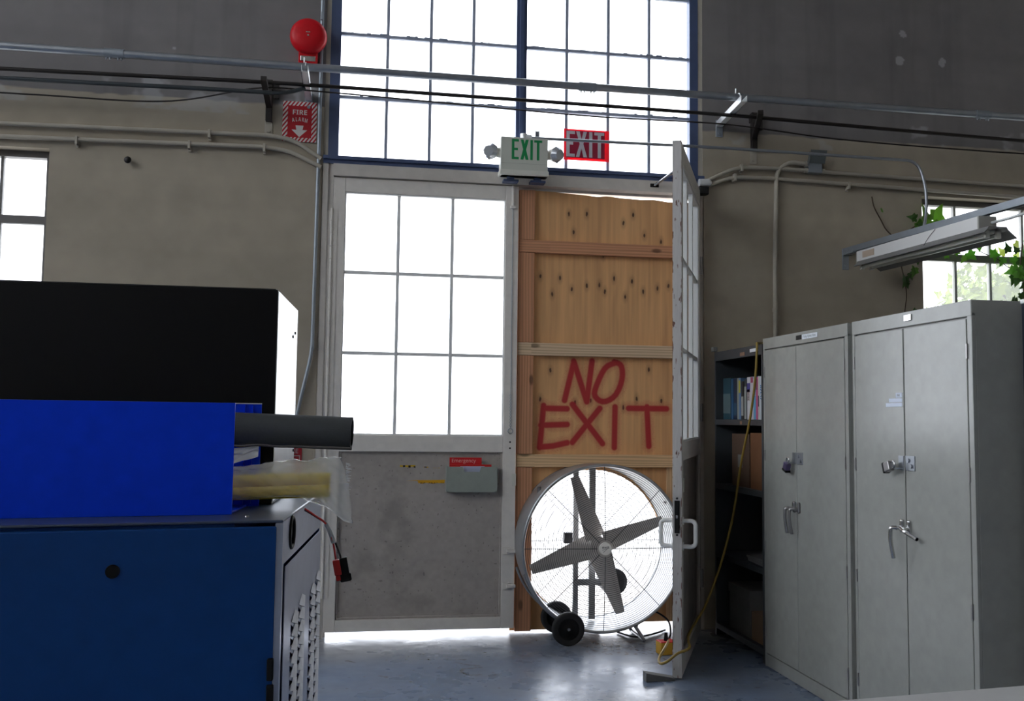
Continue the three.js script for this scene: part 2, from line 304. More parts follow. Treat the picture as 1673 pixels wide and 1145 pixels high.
{
  const t = thing('door_1', 'closed pale grey door with nine bright panes over a solid panel', 'door', [-0.18, 0, -0.025], 0, null, 'structure');
  doorLeaf(t, 1, null);
  const k = []; for (let i = 0; i < 30; i++) k.push(cyl([-0.006, 0.25 + i * 0.083, 0.03], [-0.006, 0.329 + i * 0.083, 0.03], 0.009, 0.009, 10));
  obj('hinge', [...k, bx(-0.045, 0.03, 0.25, 2.72, 0.025, 0.029)], M.doorPaint, t);
  for (const y of [0.534, 0.31]) obj('latch', [rb(1.14, 1.185, y - 0.022, y + 0.022, 0.025, 0.034, 0.002), rb(1.165, 1.225, y - 0.011, y + 0.011, 0.03, 0.046, 0.004)], M.doorPaint, t);
  obj('bolt', [cyl([1.18, 2.80, 0.034], [1.18, 2.945, 0.034], 0.011), rb(1.162, 1.198, 2.792, 2.81, 0.025, 0.045, 0.003)], M.doorPaint, t);
  const ch = [cyl([1.18, 1.55, 0.03], [1.18, 2.79, 0.03], 0.0022, 0.0022, 6)];
  for (let i = 0; i < 22; i++) ch.push(new THREE.TorusGeometry(0.0055, 0.0016, 5, 10).rotateY(i % 2 ? Math.PI / 2 : 0).translate(1.18, 1.545 - i * 0.0098, 0.031));
  ch.push(new THREE.TorusGeometry(0.016, 0.0025, 6, 18).translate(1.18, 1.312, 0.031));
  obj('pull_chain', ch, M.galvDull, t);
  obj('dark_hole_disc', [cyl([1.18, 1.24, 0.02], [1.18, 1.24, 0.0256], 0.006), cyl([1.18, 1.20, 0.02], [1.18, 1.20, 0.0256], 0.006)], M.black, t);  // solid black discs painting the dark inside two screw holes
  obj('catch_plate', rb(1.195, 1.222, 0.955, 1.035, 0.0, 0.031, 0.002), M.ivory, t);
}
{
  const t = thing('door_2', 'open pale grey door standing into the room with chipped paint on its edge', 'door', [2.268, 0, 0.045], 0, null, 'structure');
  const u = V(1.7275 - 2.268, 0, 1.18 - 0.045).normalize();            // from hinge to free edge
  t.rotation.y = Math.atan2(u.z, -u.x);
  doorLeaf(t, -1, M.doorEdge, 0.008, 2.966);
  obj('latch_plate', [extr([[-0.011, 0.785], [0.011, 0.785], [0.011, 0.955], [-0.011, 0.955]], 0.004, [], 0.003).rotateY(-Math.PI / 2).translate(-DW - 0.003, 0, 0)], M.black, t);
  obj('latch_bolt', rb(-DW - 0.014, -DW - 0.004, 0.862, 0.88, -0.006, 0.006, 0.002), M.chrome, t);
  obj('screw', [cyl([-DW, 0.97, 0], [-DW - 0.004, 0.97, 0], 0.006), cyl([-DW, 0.772, 0], [-DW - 0.004, 0.772, 0], 0.006)], M.black, t);
  for (const sz of [1, -1]) {
    obj('pull_handle', [pipe([[-1.165, 0.845, sz * 0.02], [-1.165, 0.845, sz * 0.095], [-1.165, 0.705, sz * 0.095], [-1.165, 0.705, sz * 0.02]], 0.012, 0.03, 10, 60), cyl([-1.165, 0.845, sz * 0.022], [-1.165, 0.845, sz * 0.032], 0.022), cyl([-1.165, 0.705, sz * 0.022], [-1.165, 0.705, sz * 0.032], 0.022)], M.white, t);
  }
  obj('strike_plate', rb(-1.15, -1.12, 1.0, 1.075, 0.024, 0.030, 0.002), M.ivory, t);
  for (const y of [0.35, 1.45, 2.45]) obj('hinge', [cyl([0.004, y - 0.06, 0.03], [0.004, y + 0.06, 0.03], 0.011), bx(-0.04, 0.0, y - 0.055, y + 0.055, 0.025, 0.029)], M.pewter, t);
}

// ---------------------------------------------------------------- plywood barrier in the other half of the doorway
{
  const t = thing('plywood_barrier', 'boarded doorway of plywood and battens sprayed with red lettering', 'barrier', [0, 0, 0]);
  const N = [[[1.377, 1.52], [1.438, 1.776]], [[1.438, 1.785], [1.53, 1.513]], [[1.53, 1.513], [1.565, 1.788]],
    [[1.738, 1.783], [1.665, 1.751], [1.607, 1.647], [1.584, 1.558], [1.639, 1.515], [1.721, 1.551], [1.775, 1.668], [1.766, 1.765], [1.72, 1.786]],
    [[1.234, 1.483], [1.222, 1.34], [1.21, 1.204]], [[1.234, 1.465], [1.395, 1.464]], [[1.217, 1.352], [1.396, 1.359]], [[1.21, 1.207], [1.3, 1.215], [1.397, 1.237]],
    [[1.431, 1.494], [1.641, 1.233]], [[1.621, 1.47], [1.433, 1.24]], [[1.727, 1.481], [1.723, 1.207]], [[1.822, 1.473], [2.09, 1.473]], [[1.951, 1.484], [1.965, 1.218]]];
  N[3] = new THREE.CatmullRomCurve3(N[3].map(([a, b]) => V(a, b, 0))).getPoints(28).map((p) => [p.x, p.y]);
  const segs = N.flatMap((l) => l.slice(1).map((p, i) => [...l[i], ...p]));
  const dseg = (x, y, [a, b, c, d]) => { const vx = c - a, vy = d - b, q = clamp(((x - a) * vx + (y - b) * vy) / (vx * vx + vy * vy)); return Math.hypot(x - a - q * vx, y - b - q * vy); };
  const knots = [[1.204, 2.349], [1.339, 2.342], [1.286, 2.23], [1.421, 2.268], [1.525, 2.295], [1.613, 2.305], [1.652, 2.26], [1.717, 2.352], [1.795, 2.228], [1.843, 2.338], [1.923, 2.269], [2.024, 2.296], [2.103, 2.315], [1.21, 1.521], [1.449, 1.503], [1.557, 1.519], [1.785, 1.473], [1.879, 1.534], [2.053, 1.521], [1.278, 1.715], [1.964, 1.734], [1.522, 2.79], [1.431, 2.66], [1.397, 2.784], [1.781, 2.739], [1.93, 2.66], [1.639, 2.506], [1.85, 2.80], [2.05, 2.62]];
  const X0 = 1.01, X1 = 2.275;
  const tex = dataTex(1024, 2048, (u, v) => {
    const x = X0 + u * (X1 - X0), y = v * 2.96;
    const warp = 0.05 * (fbm(x * 3, y * 1.6, 3) - 0.5) + 0.012 * (fbm(x * 12, y * 7, 2) - 0.5);
    const ring = 0.5 + 0.5 * Math.sin((x + warp * 2.2) * 85 + 2.2 * fbm(x * 2, y * 0.8, 2));
    let k = 0.84 + 0.06 * ring * fbm(x * 5, y * 2, 2) + 0.24 * (fbm(x * 60, y * 2.2, 3) - 0.5) + 0.24 * (fbm(x * 2.4, y * 1.4, 3) - 0.5) + 0.22 * (fbm(x * 14 + warp * 40, y * 1.1, 3) - 0.5);
    let c = [0.80 * k, 0.45 * k * (0.86 + 0.14 * k), 0.20 * k * (0.8 + 0.2 * k)];
    for (const [a, b] of knots) { const d = Math.hypot((x - a) * 2.1, y - b - 0.004) ; if (d < 0.07) { const q = 1 - sst(0.010, 0.020, d + 0.006 * (vn(x * 120, y * 120) - 0.5)), h = 0.25 * (1 - sst(0.015, 0.06, d)); c = c.map((z, i) => z * (1 - h) * (1 - q) + [0.10, 0.045, 0.02][i] * q); } }
    if (x > 1.08 && x < 2.2 && y > 1.1 && y < 1.9) {         // spray paint, with a speckled soft edge
      let p = 0; for (const s of segs) { const d = dseg(x, y, s); if (d < 0.062) { const n = 0.5 + fbm(x * 140, y * 140, 2); p = Math.max(p, 1 - sst(0.013, 0.030, d), 0.30 * n * (1 - sst(0.018, 0.06, d)), hash(Math.floor(x * 500), Math.floor(y * 500)) > 0.94 && d < 0.05 ? 0.5 : 0); } }
      const paint = [0.42, 0.012, 0.022]; c = c.map((z, i) => z + (paint[i] - z) * clamp(p * 0.96));
    }
    return c;
  }, true, false);
  const ply = mat([1, 1, 1], 0.7, { map: tex, bumpMap: bump2, bumpScale: 0.0006 });
  const top = [[1.02, 2.93], [1.13, 2.938], [1.30, 2.934], [1.46, 2.925], [1.60, 2.917], [1.66, 2.923], [1.78, 2.916], [1.9, 2.912], [1.99, 2.917], [2.1, 2.905], [2.269, 2.906]];
  obj('plywood_sheet', faceUV(extr([[1.02, 1.12], [2.269, 1.12], ...top.slice().reverse()], 0.012).translate(0, 0, -0.072), X0, X1, 0, 2.96), ply, t);
  obj('plywood_sheet', faceUV(extr([[1.02, 0.012], [1.62, 0.014], [1.64, 0.045], [2.269, 0.05], [2.269, 1.117], [1.02, 1.117]], 0.012, [circlePath(1.568, 0.573, 0.485)], 0, 64).translate(0, 0, -0.072), X0, X1, 0, 2.96), ply, t);
  const stud = (x0, x1, y0, y1, z0, z1, m) => { const g = rb(x0, x1, y0, y1, z0, z1, 0.003, 1), q = prep(g); const p = q.attributes.position, uv = q.attributes.uv; const vert = y1 - y0 > x1 - x0; for (let i = 0; i < p.count; i++) { const a = vert ? p.getY(i) : p.getX(i), b = (vert ? p.getX(i) : p.getY(i)) + p.getZ(i); uv.setXY(i, a * 0.45 + y0 * 1.37, b * 4 + y0); } q.userData.keepUV = true; return obj(vert ? 'stud' : 'batten', q, m, t); };
  for (const [a, b] of [[0.012, 1.075], [1.162, 1.815], [1.902, 2.505], [2.592, 2.93]]) stud(1.048, 1.155, a, b, -0.06, -0.022, M.lumberRed);
  stud(2.085, 2.17, 0.05, 1.075, -0.06, -0.04, M.lumberTan);
  stud(1.048, 2.268, 1.076, 1.16, -0.06, -0.018, M.lumberTan); stud(1.048, 2.268, 1.816, 1.90, -0.06, -0.018, M.lumberPale); stud(1.048, 2.268, 2.506, 2.590, -0.06, -0.018, M.lumberRed);
}

// ---------------------------------------------------------------- drum fan
{
  const cx = 1.55, cy = 0.592, zf = 0.335, zr = -0.04, R = 0.516;
  const t = thing('drum_fan', 'large grey drum fan on black wheels blocking the boarded doorway', 'fan', [cx, 0, 0.15]);
  const O = (g) => g.translate(0, cy, -0.15);
  const ring = (r, tube, z, seg = 96, rs = 8) => new THREE.TorusGeometry(r, tube, rs, seg).translate(0, 0, z);
  const dr = lathe([[0.500, zr], [0.506, zr], [0.513, 0.02], [R, 0.1], [R, zf], [0.508, zf], [0.508, 0.1], [0.504, 0.02], [0.499, zr]].map(([a, b]) => [a, b]), 96).rotateX(Math.PI / 2);
  obj('drum', O(dr), M.fanSteel, t);
  obj('rim', [O(ring(R, 0.010, zf)), O(ring(0.503, 0.008, zr))], M.fanSteel, t);
  const guard = (z0, n, dome, wr, parent, name) => {
    const gs = []; for (let i = 1; i <= n; i++) { const r = 0.045 + (R - 0.05) * i / n; gs.push(ring(r, wr, z0 + dome * (1 - (r / R) ** 2), 80, 4)); }
    for (let i = 0; i < 8; i++) { const a = i * Math.PI / 4 + Math.PI / 8 * 0, pts = []; for (let k = 0; k <= 6; k++) { const r = 0.05 + (R - 0.052) * k / 6; pts.push([r * Math.cos(a), r * Math.sin(a), z0 + dome * (1 - (r / R) ** 2)]); } gs.push(wire(pts, wr * 1.6, 12, 5)); }
    obj(name, gs.map(O), M.guard, parent);
  };
  guard(zf, 38, 0.03, 0.0015, t, 'front_guard');
  guard(zr, 16, -0.008, 0.0011, t, 'rear_guard');
  const badge = obj('badge', O(cyl([0, 0, zf + 0.026], [0, 0, zf + 0.040], 0.040, 0.040, 32)), M.ivory, t);
  const bt = canvasTex(128, 128, (c, w, h) => { c.fillStyle = '#f3f1ea'; c.fillRect(0, 0, w, h); c.fillStyle = '#3a3a3c'; c.font = 'bold 30px sans-serif'; c.save(); c.translate(24, 60); c.rotate(-0.12); c.fillText('Maxx', 0, 0); c.restore(); c.strokeStyle = '#55555a'; c.lineWidth = 4; c.beginPath(); c.moveTo(26, 76); c.lineTo(104, 52); c.moveTo(38, 100); c.lineTo(80, 62); c.stroke(); });
  const disc = faceUV(new THREE.CylinderGeometry(0.037, 0.037, 0.002, 32).rotateX(Math.PI / 2), -0.037, 0.037, -0.037, 0.037); obj('print', O(disc.translate(0, 0, zf + 0.0405)), mat([1, 1, 1], 0.4, { map: bt }), badge);
  // propeller
  const hub = obj('hub', [O(cyl([0, 0, 0.13], [0, 0, 0.21], 0.062, 0.055, 32))], M.blade, t);
  for (let b = 0; b < 4; b++) {
    const a = (19 + 90 * b) * Math.PI / 180, pos = [], idx = [], NR = 14, NW = 7, th = 0.003;
    for (let side = 0; side < 2; side++) for (let i = 0; i <= NR; i++) for (let j = 0; j <= NW; j++) {
      const q = i / NR, r = 0.045 + 0.415 * q, lead = 0.078 * (1 - 0.72 * q), trail = -0.084 * (1 - 0.55 * q), w = trail + (lead - trail) * (j / NW), pitch = 0.42 - 0.2 * q;
      pos.push(r, w * Math.cos(pitch) + 0.012 * q, 0.17 + w * Math.sin(pitch) + 0.014 * Math.sin(Math.PI * j / NW) + (side ? -th : 0));
    }
    const S = (NR + 1) * (NW + 1), at = (s, i, j) => s * S + i * (NW + 1) + j;
    for (let i = 0; i < NR; i++) for (let j = 0; j < NW; j++) { idx.push(at(0, i, j), at(0, i + 1, j), at(0, i + 1, j + 1), at(0, i, j), at(0, i + 1, j + 1), at(0, i, j + 1)); idx.push(at(1, i, j), at(1, i + 1, j + 1), at(1, i + 1, j), at(1, i, j), at(1, i, j + 1), at(1, i + 1, j + 1)); }
    for (let i = 0; i < NR; i++) for (const j of [0, NW]) { idx.push(at(0, i, j), at(1, i, j), at(0, i + 1, j), at(1, i, j), at(1, i + 1, j), at(0, i + 1, j)); }
    for (let j = 0; j < NW; j++) idx.push(at(0, NR, j), at(1, NR, j), at(0, NR, j + 1), at(1, NR, j), at(1, NR, j + 1), at(0, NR, j + 1));
    const g = new THREE.BufferGeometry(); g.setAttribute('position', new THREE.Float32BufferAttribute(pos, 3)); g.setIndex(idx); g.computeVertexNormals(); g.rotateZ(a);
    obj('blade', O(g), M.blade, t);
  }
  // motor and its mounting inside the drum
  for (const [x, w] of [[-0.115, 0.034], [-0.005, 0.042]]) obj('mounting_strut', O(bx(x - w / 2, x + w / 2, -0.495, 0.495, 0.03, 0.055)), M.fanSteel, t);
  obj('crossbar', O(bx(-0.13, 0.09, -0.278, -0.235, 0.028, 0.058)), M.fanSteel, t);
  obj('shaft', O(cyl([0, 0, 0.01], [0, 0, 0.14], 0.02)), M.pewter, t);
  obj('motor', [O(cyl([0.135, -0.25, -0.03], [0.135, -0.25, 0.1], 0.085, 0.085, 32)), O(cyl([0.135, -0.25, 0.1], [0.135, -0.25, 0.115], 0.085, 0.06, 32)), O(rb(0.09, 0.18, -0.33, -0.30, -0.02, 0.09))], M.guard, t);
  obj('switch_box', O(rb(-0.195, -0.14, -0.005, 0.065, 0.02, 0.07, 0.004)), M.guard, t);
  obj('bolt', cyl([-0.385, cy + 0.30, 0.02], [-0.385, cy + 0.37, 0.02], 0.012), M.pewter, t); obj('bolt', cyl([0.42, cy + 0.27, 0.1], [0.45, cy + 0.30, 0.1], 0.01), M.pewter, t);
  // carriage: two wheels on an axle, curved brace, and a foot at the other side
  for (const z of [0.345, -0.01]) {
    const w = new THREE.Group(); w.name = 'wheel'; w.position.set(-0.228, 0.103, z - 0.15); t.add(w);
    obj('tyre', lathe([[0.066, -0.019], [0.09, -0.022], [0.1, -0.017], [0.103, -0.006], [0.103, 0.006], [0.1, 0.017], [0.09, 0.022], [0.066, 0.019]], 40).rotateX(Math.PI / 2), M.rubber, w);
    obj('rim', lathe([[0.0, -0.012], [0.068, -0.012], [0.07, 0.0], [0.068, 0.013], [0.055, 0.006], [0.03, 0.008], [0.022, 0.02], [0.0, 0.02]], 36).rotateX(Math.PI / 2), M.black, w);
    obj('cap', cyl([0, 0, 0.018], [0, 0, 0.026], 0.010, 0.008), M.pewter, w);
  }
  obj('axle', cyl([-0.228, 0.103, -0.18], [-0.228, 0.103, 0.21], 0.008), M.pewter, t);
  for (const z of [0.30, 0.0]) { const pts = []; for (let k = 0; k <= 8; k++) { const a = Math.PI * (1.10 + 0.22 * k / 8); pts.push([Math.cos(a) * 0.524, cy + Math.sin(a) * 0.524, z - 0.15]); } obj('brace', wire(pts, 0.008, 24, 8), M.fanSteel, t); }
  obj('foot', [pipe([[0.20, 0.12, 0.15], [0.27, 0.012, 0.17], [0.27, 0.012, -0.12], [0.20, 0.12, -0.1]], 0.011, 0.02, 8, 50)], M.fanSteel, t);
}
// power cables on the floor beside the fan
tag(obj('fan_cable', [wire([[1.86, 0.03, 0.02], [1.87, 0.10, 0.05], [1.93, 0.155, 0.12], [2.0, 0.12, 0.22], [1.98, 0.07, 0.35], [1.90, 0.06, 0.53]], 0.006, 70), wire([[1.72, 0.008, 0.05], [1.80, 0.01, 0.2], [1.95, 0.01, 0.12], [2.05, 0.01, 0.03]], 0.006, 40)], M.cableBlack), 'black power cable looping over the floor beside the drum fan', 'cable');
{
  const t = thing('outlet_block', 'small yellow outlet block on the floor by the open door', 'outlet', [1.865, 0, 0.60], 0.1);
  obj('body', rb(-0.05, 0.05, 0, 0.075, -0.04, 0.04, 0.006), mat([0.55, 0.30, 0.02], 0.6, { map: grain1 }), t);
  obj('face', rb(-0.05, 0.05, 0.073, 0.078, -0.04, 0.04, 0.002), M.redPlastic, t);
  obj('plug', [cyl([0.0, 0.078, 0], [0, 0.125, 0], 0.014, 0.009)], M.black, t);
}
tag(obj('extension_cord', [wire([[2.335, 1.86, 0.87], [2.328, 1.83, 0.885], [2.325, 1.678, 0.872], [2.32, 1.425, 0.804], [2.31, 1.166, 0.697], [2.28, 0.79, 0.614], [2.2, 0.536, 0.634], [2.08, 0.31, 0.70], [1.88, 0.19, 0.95], [1.78, 0.178, 1.22], [1.703, 0.165, 1.26], [1.656, 0.128, 1.255], [1.629, 0.106, 1.22], [1.640, 0.112, 1.15], [1.70, 0.135, 1.05], [1.80, 0.10, 0.8], [1.86, 0.09, 0.66]], 0.0075, 160), wire([[2.335, 1.858, 0.87], [2.4, 1.862, 0.82], [2.5, 1.862, 0.70], [2.6, 1.862, 0.55]], 0.0075, 24)], M.cordYellow), 'yellow extension cord hanging off the bookcase and over the edge of the open door', 'cord');
{
  const t = tag(obj('door_wedge', extr([[0, 0], [0.16, 0], [0.16, 0.012], [0, 0.042]], 0.06, [], 0.001).translate(0, 0.001, -0.03), M.boxGrey), 'grey wooden wedge pushed under the open door', 'door wedge'); t.position.set(1.562, 0.001, 1.145);
}

// ---------------------------------------------------------------- things on and around the closed door
{
  const t = thing('document_holder', 'grey plastic wall pocket holding red emergency folder on the closed door', 'file pocket', [0.748, 0.917, -0.02]);
  obj('pocket', extr([[-0.165, 0.012], [-0.148, 0], [0.148, 0], [0.165, 0.012], [0.165, 0.16], [0.062, 0.16], [0.05, 0.128], [-0.05, 0.128], [-0.062, 0.16], [-0.165, 0.16]], 0.004, [], 0.002).translate(0, 0, 0.05), mat([0.31, 0.34, 0.30], 0.6, { map: grain1 }), t);
  obj('back', [rb(-0.165, 0.165, 0.0, 0.17, 0.0, 0.006), rb(-0.165, -0.158, 0, 0.16, 0.004, 0.052), rb(0.158, 0.165, 0, 0.16, 0.004, 0.052), rb(-0.16, 0.16, 0, 0.008, 0.004, 0.052)], mat([0.31, 0.34, 0.30], 0.6), t);
}
{
  const t = thing('emergency_folder', 'red folder lettered Emergency standing in the grey pocket', 'folder', [0.748, 0.93, 0.005]);
  obj('cover', [rb(-0.145, 0.13, 0, 0.163, 0, 0.003, 0.001)], M.redPlastic, t);
  const g = rb(-0.145, 0.065, 0.163, 0.208, 0, 0.003, 0.001);
  obj('tab', faceUV(g, -0.145, 0.065, 0.163, 0.208), mat([1, 1, 1], 0.45, { map: canvasTex(512, 112, (c, w, h) => { c.fillStyle = '#c8161c'; c.fillRect(0, 0, w, h); c.fillStyle = '#e9b9b4'; c.font = '78px sans-serif'; c.fillText('Emergency', 32, 78, 400); }) }), t);
  obj('sheet', rb(-0.075, 0.085, 0.02, 0.152, 0.006, 0.008, 0.001), mat([0.42, 0.46, 0.60], 0.6), t);
}
{ // torn remains of yellow and black tape
  const tape = (w, h, draw) => mat([1, 1, 1], 0.6, { map: canvasTex(w, h, draw) });
  const tear = (x0, x1, y0, y1, n, hi) => { const a = [], b = []; for (let i = 0; i <= n; i++) { const x = x0 + (x1 - x0) * i / n; a.push([x, y1 - hi * vn(i * 1.7, y0 * 9)]); b.push([x, y0 + (y1 - y0) * 0.7 * vn(i * 2.3 + 5, y1 * 7)]); } return [...b, ...a.reverse()]; };
  const g1 = extr(tear(0.285, 0.385, 1.062, 1.088, 9, 0.004), 0.0012).translate(0, 0, -0.0205), g1b = extr(tear(0.44, 0.47, 1.062, 1.082, 3, 0.008), 0.0012).translate(0, 0, -0.0205), g1c = extr(tear(0.50, 0.545, 1.064, 1.074, 5, 0.006), 0.0012).translate(0, 0, -0.0205);
  const m1 = tape(256, 64, (c, w, h) => { c.fillStyle = '#c9a21a'; c.fillRect(0, 0, w, h); c.fillStyle = '#15140f'; for (let i = 0; i < 8; i++) c.fillRect(20 + i * 34, 4 + (i % 3) * 10, 14, 40); });
  { const t = thing('tape_scrap', 'torn scrap of yellow and black tape, upper strip on the closed door', 'tape'); for (const g of [g1, g1b, g1c]) obj('scrap', faceUV(g, 0.285, 0.545, 1.062, 1.09), m1, t); }
  const g2 = extr([[0.32, 0.985], [0.40, 0.986], [0.405, 0.972], [0.43, 0.966], [0.46, 0.973], [0.5, 0.966], [0.53, 0.972], [0.575, 0.969], [0.578, 0.992], [0.49, 0.990], [0.40, 0.990]], 0.0012).translate(0, 0, -0.0205);
  tag(obj('tape_scrap', faceUV(g2, 0.32, 0.58, 0.966, 0.993), tape(512, 64, (c, w, h) => { c.fillStyle = '#d09a0c'; c.fillRect(0, 0, w, h); c.fillStyle = '#12110d'; c.font = 'bold 60px sans-serif'; c.fillText('FO  IDM  U', 190, 90); })), 'torn strip of orange tape with cut-off black letters on the closed door', 'tape');
}
// ---------------------------------------------------------------- emergency exit light
{
  const t = thing('exit_sign', 'white emergency exit sign with green letters and two lamp heads above the doors', 'exit sign', [1.05, 2.985, 0.06]);
  const w = 0.158, tx = canvasTex(512, 384, (c, W, H) => {
    c.fillStyle = '#c6c8bd'; c.fillRect(0, 0, W, H); c.fillStyle = '#0a8a4c';
    const px = W / 0.316, L = (x, y, ww, hh) => c.fillRect(x, y, ww, hh), P = (...p) => { c.beginPath(); p.forEach(([a, b], i) => (i ? c.lineTo(a, b) : c.moveTo(a, b))); c.fill(); };
    L(118, 22, 28, 232); L(118, 22, 76, 28); L(118, 122, 66, 28); L(118, 226, 76, 28);
    P([214, 22], [244, 22], [300, 254], [268, 254]); P([268, 22], [300, 22], [244, 254], [212, 254]);
    L(318, 22, 28, 232); L(360, 22, 86, 28); L(389, 22, 28, 232);
    c.fillStyle = '#9b9d94'; c.fillRect(0, 300, W, 3);
  });
  obj('housing', [rb(-w, w, 0.0, 0.255, 0, 0.078, 0.008), rb(-w - 0.006, w + 0.006, 0.0, 0.035, -0.005, 0.088, 0.008)], M.ivory, t);
  obj('face', faceUV(rb(-w + 0.002, w - 0.002, 0.03, 0.252, 0.076, 0.081, 0.002), -w, w, 0.03, 0.252), mat([1, 1, 1], 0.5, { map: tx }), t);
  for (const s of [-1, 1]) {
    const h = new THREE.Group(); h.name = 'lamp_head'; h.position.set(s * 0.17, 0.155, 0.04); h.rotation.set(0.25, s * 0.55, s * 0.15); t.add(h);
    obj('shell', [new THREE.CylinderGeometry(0.056, 0.034, 0.07, 8).rotateX(Math.PI / 2).translate(s * 0.04, 0, 0.0), cyl([-s * 0.03, 0, -0.01], [s * 0.03, 0, 0], 0.034, 0.03, 12)], M.ivory, h);
    obj('lens', new THREE.CylinderGeometry(0.036, 0.055, 0.034, 8).rotateX(Math.PI / 2).translate(s * 0.04, 0, 0.052), mat([0.62, 0.65, 0.70], 0.12, { metalness: 0.6, clearcoat: 1 }), h);
  }
  for (const x of [-0.078, 0.103]) obj('bracket', [bx(x - 0.02, x + 0.02, -0.018, 0.0, -0.04, 0.03), bx(x - 0.05, x + 0.05, -0.03, -0.016, -0.04, 0.03), rb(x - 0.03, x - 0.005, -0.014, 0.004, 0.02, 0.045)], M.steelFrame, t);
  obj('strut', [bx(0.088, 0.116, 0.0, 0.335, -0.035, -0.03), bx(0.088, 0.092, 0.0, 0.335, -0.03, -0.01), bx(0.112, 0.116, 0.0, 0.335, -0.03, -0.01)], M.galv, t);
  obj('conduit_connector', [cyl([0.0, 0.262, 0.05], [0.05, 0.262, 0.05], 0.022), cyl([0, 0.25, 0.05], [0, 0.285, 0.05], 0.024)], M.zinc, t);
}
{
  const t = thing('red_exit_sign', 'red plastic exit sign with grey letters fixed to the transom glass', 'exit sign', [1.50, 3.145, 0.0]);
  const R1 = mat([0.95, 0.03, 0.07], 0.5, { transmission: 0.42, thickness: 0 });
  obj('panel', rb(-0.157, 0.163, 0, 0.215, 0.0, 0.004, 0.002), R1, t);
  obj('face', rb(-0.142, 0.128, 0.016, 0.203, 0.004, 0.010, 0.002), mat([0.33, 0.008, 0.04], 0.5), t);
  const m = mat([0.62, 0.58, 0.62], 0.55), L = (n, pts) => obj('letter', extr(pts, 0.002).translate(0, 0, 0.010), m, t);
  L('E', [[-0.140, 0.022], [-0.082, 0.022], [-0.082, 0.042], [-0.118, 0.042], [-0.118, 0.104], [-0.094, 0.104], [-0.094, 0.124], [-0.118, 0.124], [-0.118, 0.178], [-0.082, 0.178], [-0.082, 0.198], [-0.140, 0.198]]);
  L('X', [[-0.074, 0.022], [-0.050, 0.022], [-0.036, 0.082], [-0.022, 0.022], [0.004, 0.022], [-0.023, 0.112], [0.002, 0.198], [-0.022, 0.198], [-0.035, 0.142], [-0.048, 0.198], [-0.073, 0.198], [-0.048, 0.112]]);
  L('I', rect(0.018, 0.040, 0.022, 0.198));
  L('T', [[0.078, 0.022], [0.100, 0.022], [0.100, 0.178], [0.122, 0.178], [0.122, 0.198], [0.054, 0.198], [0.054, 0.178], [0.078, 0.178]]);
}
// ---------------------------------------------------------------- fire bell and sign
{
  const t = thing('fire_bell', 'round red fire alarm bell on a red box beside the transom', 'fire bell', [-0.362, 3.64, 0]);
  obj('back_box', rb(-0.06, 0.06, 0.0, 0.13, 0, 0.065, 0.004), M.bellRed, t);
  obj('gong', lathe([[0, 0.062], [0.04, 0.062], [0.085, 0.056], [0.108, 0.040], [0.116, 0.018], [0.118, 0.0], [0.113, 0.0], [0.110, 0.018], [0, 0.05]], 56).rotateX(Math.PI / 2).translate(0, 0.198, 0.058), M.bellRed, t);
  obj('bolt', [cyl([0, 0.185, 0.118], [0, 0.185, 0.126], 0.007, 0.006), rb(-0.013, 0.013, 0.204, 0.210, 0.119, 0.1215, 0.001)], M.chrome, t);
  obj('nameplate', rb(-0.047, 0.047, 0.036, 0.07, 0.064, 0.07, 0.003), M.chrome, t);
}
{
  const t = thing('fire_alarm_sign', 'red and white striped fire alarm sign with an arrow pointing down', 'sign', [-0.4065, 3.16, 0.006]);
  const tx = canvasTex(512, 640, (c, W, H) => {
    c.fillStyle = '#b3101f'; c.fillRect(0, 0, W, H);
    c.strokeStyle = '#d9d4cf'; c.lineWidth = 24;
    c.save(); c.beginPath(); c.rect(0, 0, W, H); c.rect(W - 76, 68, -(W - 152), H - 136); c.clip('evenodd');
    for (let k = -8; k < 34; k++) { c.beginPath(); const x = k * 58 - 440; c.moveTo(x, H + 10); c.lineTo(x + 480, -10); c.stroke(); }
    c.restore(); c.fillStyle = '#b3101f'; c.fillRect(76, 68, W - 152, H - 136);
    c.fillStyle = '#d9d4cf'; c.textAlign = 'center';
    c.font = 'bold 108px sans-serif'; c.fillText('FIRE', W / 2, 208, 300);
    c.font = 'bold 66px sans-serif'; const s = 'ALARM'; for (let i = 0; i < 5; i++) { c.save(); c.translate(W / 2 + (i - 2) * 46, 312 + Math.abs(i - 2) ** 2 * 4); c.rotate((i - 2) * 0.08); c.scale(0.85, 1.35); c.fillText(s[i], 0, 0); c.restore(); }
    c.beginPath(); [[196, 380], [316, 380], [302, 450], [374, 450], [256, 566], [138, 450], [210, 450]].forEach(([a, b], i) => (i ? c.lineTo(a, b) : c.moveTo(a, b))); c.fill();
  });
  obj('plate', faceUV(rb(-0.108, 0.108, 0, 0.265, 0, 0.003, 0.001), -0.108, 0.108, 0, 0.265), mat([1, 1, 1], 0.5, { map: tx }), t);
}
tag(obj('extinguisher_sign', faceUV(rb(-0.50, -0.335, 1.0, 1.205, 0.002, 0.006, 0.001), -0.50, -0.335, 1.0, 1.205), mat([1, 1, 1], 0.5, { map: canvasTex(256, 320, (c, W, H) => { c.fillStyle = '#a5131d'; c.fillRect(0, 0, W, H); c.strokeStyle = '#c9b4ae'; c.lineWidth = 10; c.strokeRect(20, 96, W - 40, 190); c.fillStyle = '#c9b4ae'; c.font = 'bold 64px sans-serif'; c.fillText('FIRE', 90, 72, 140); c.font = 'bold 84px sans-serif'; c.fillText('FIRE', 50, 190, 160); }) })), 'red fire sign low on the wall behind the black machine', 'sign');

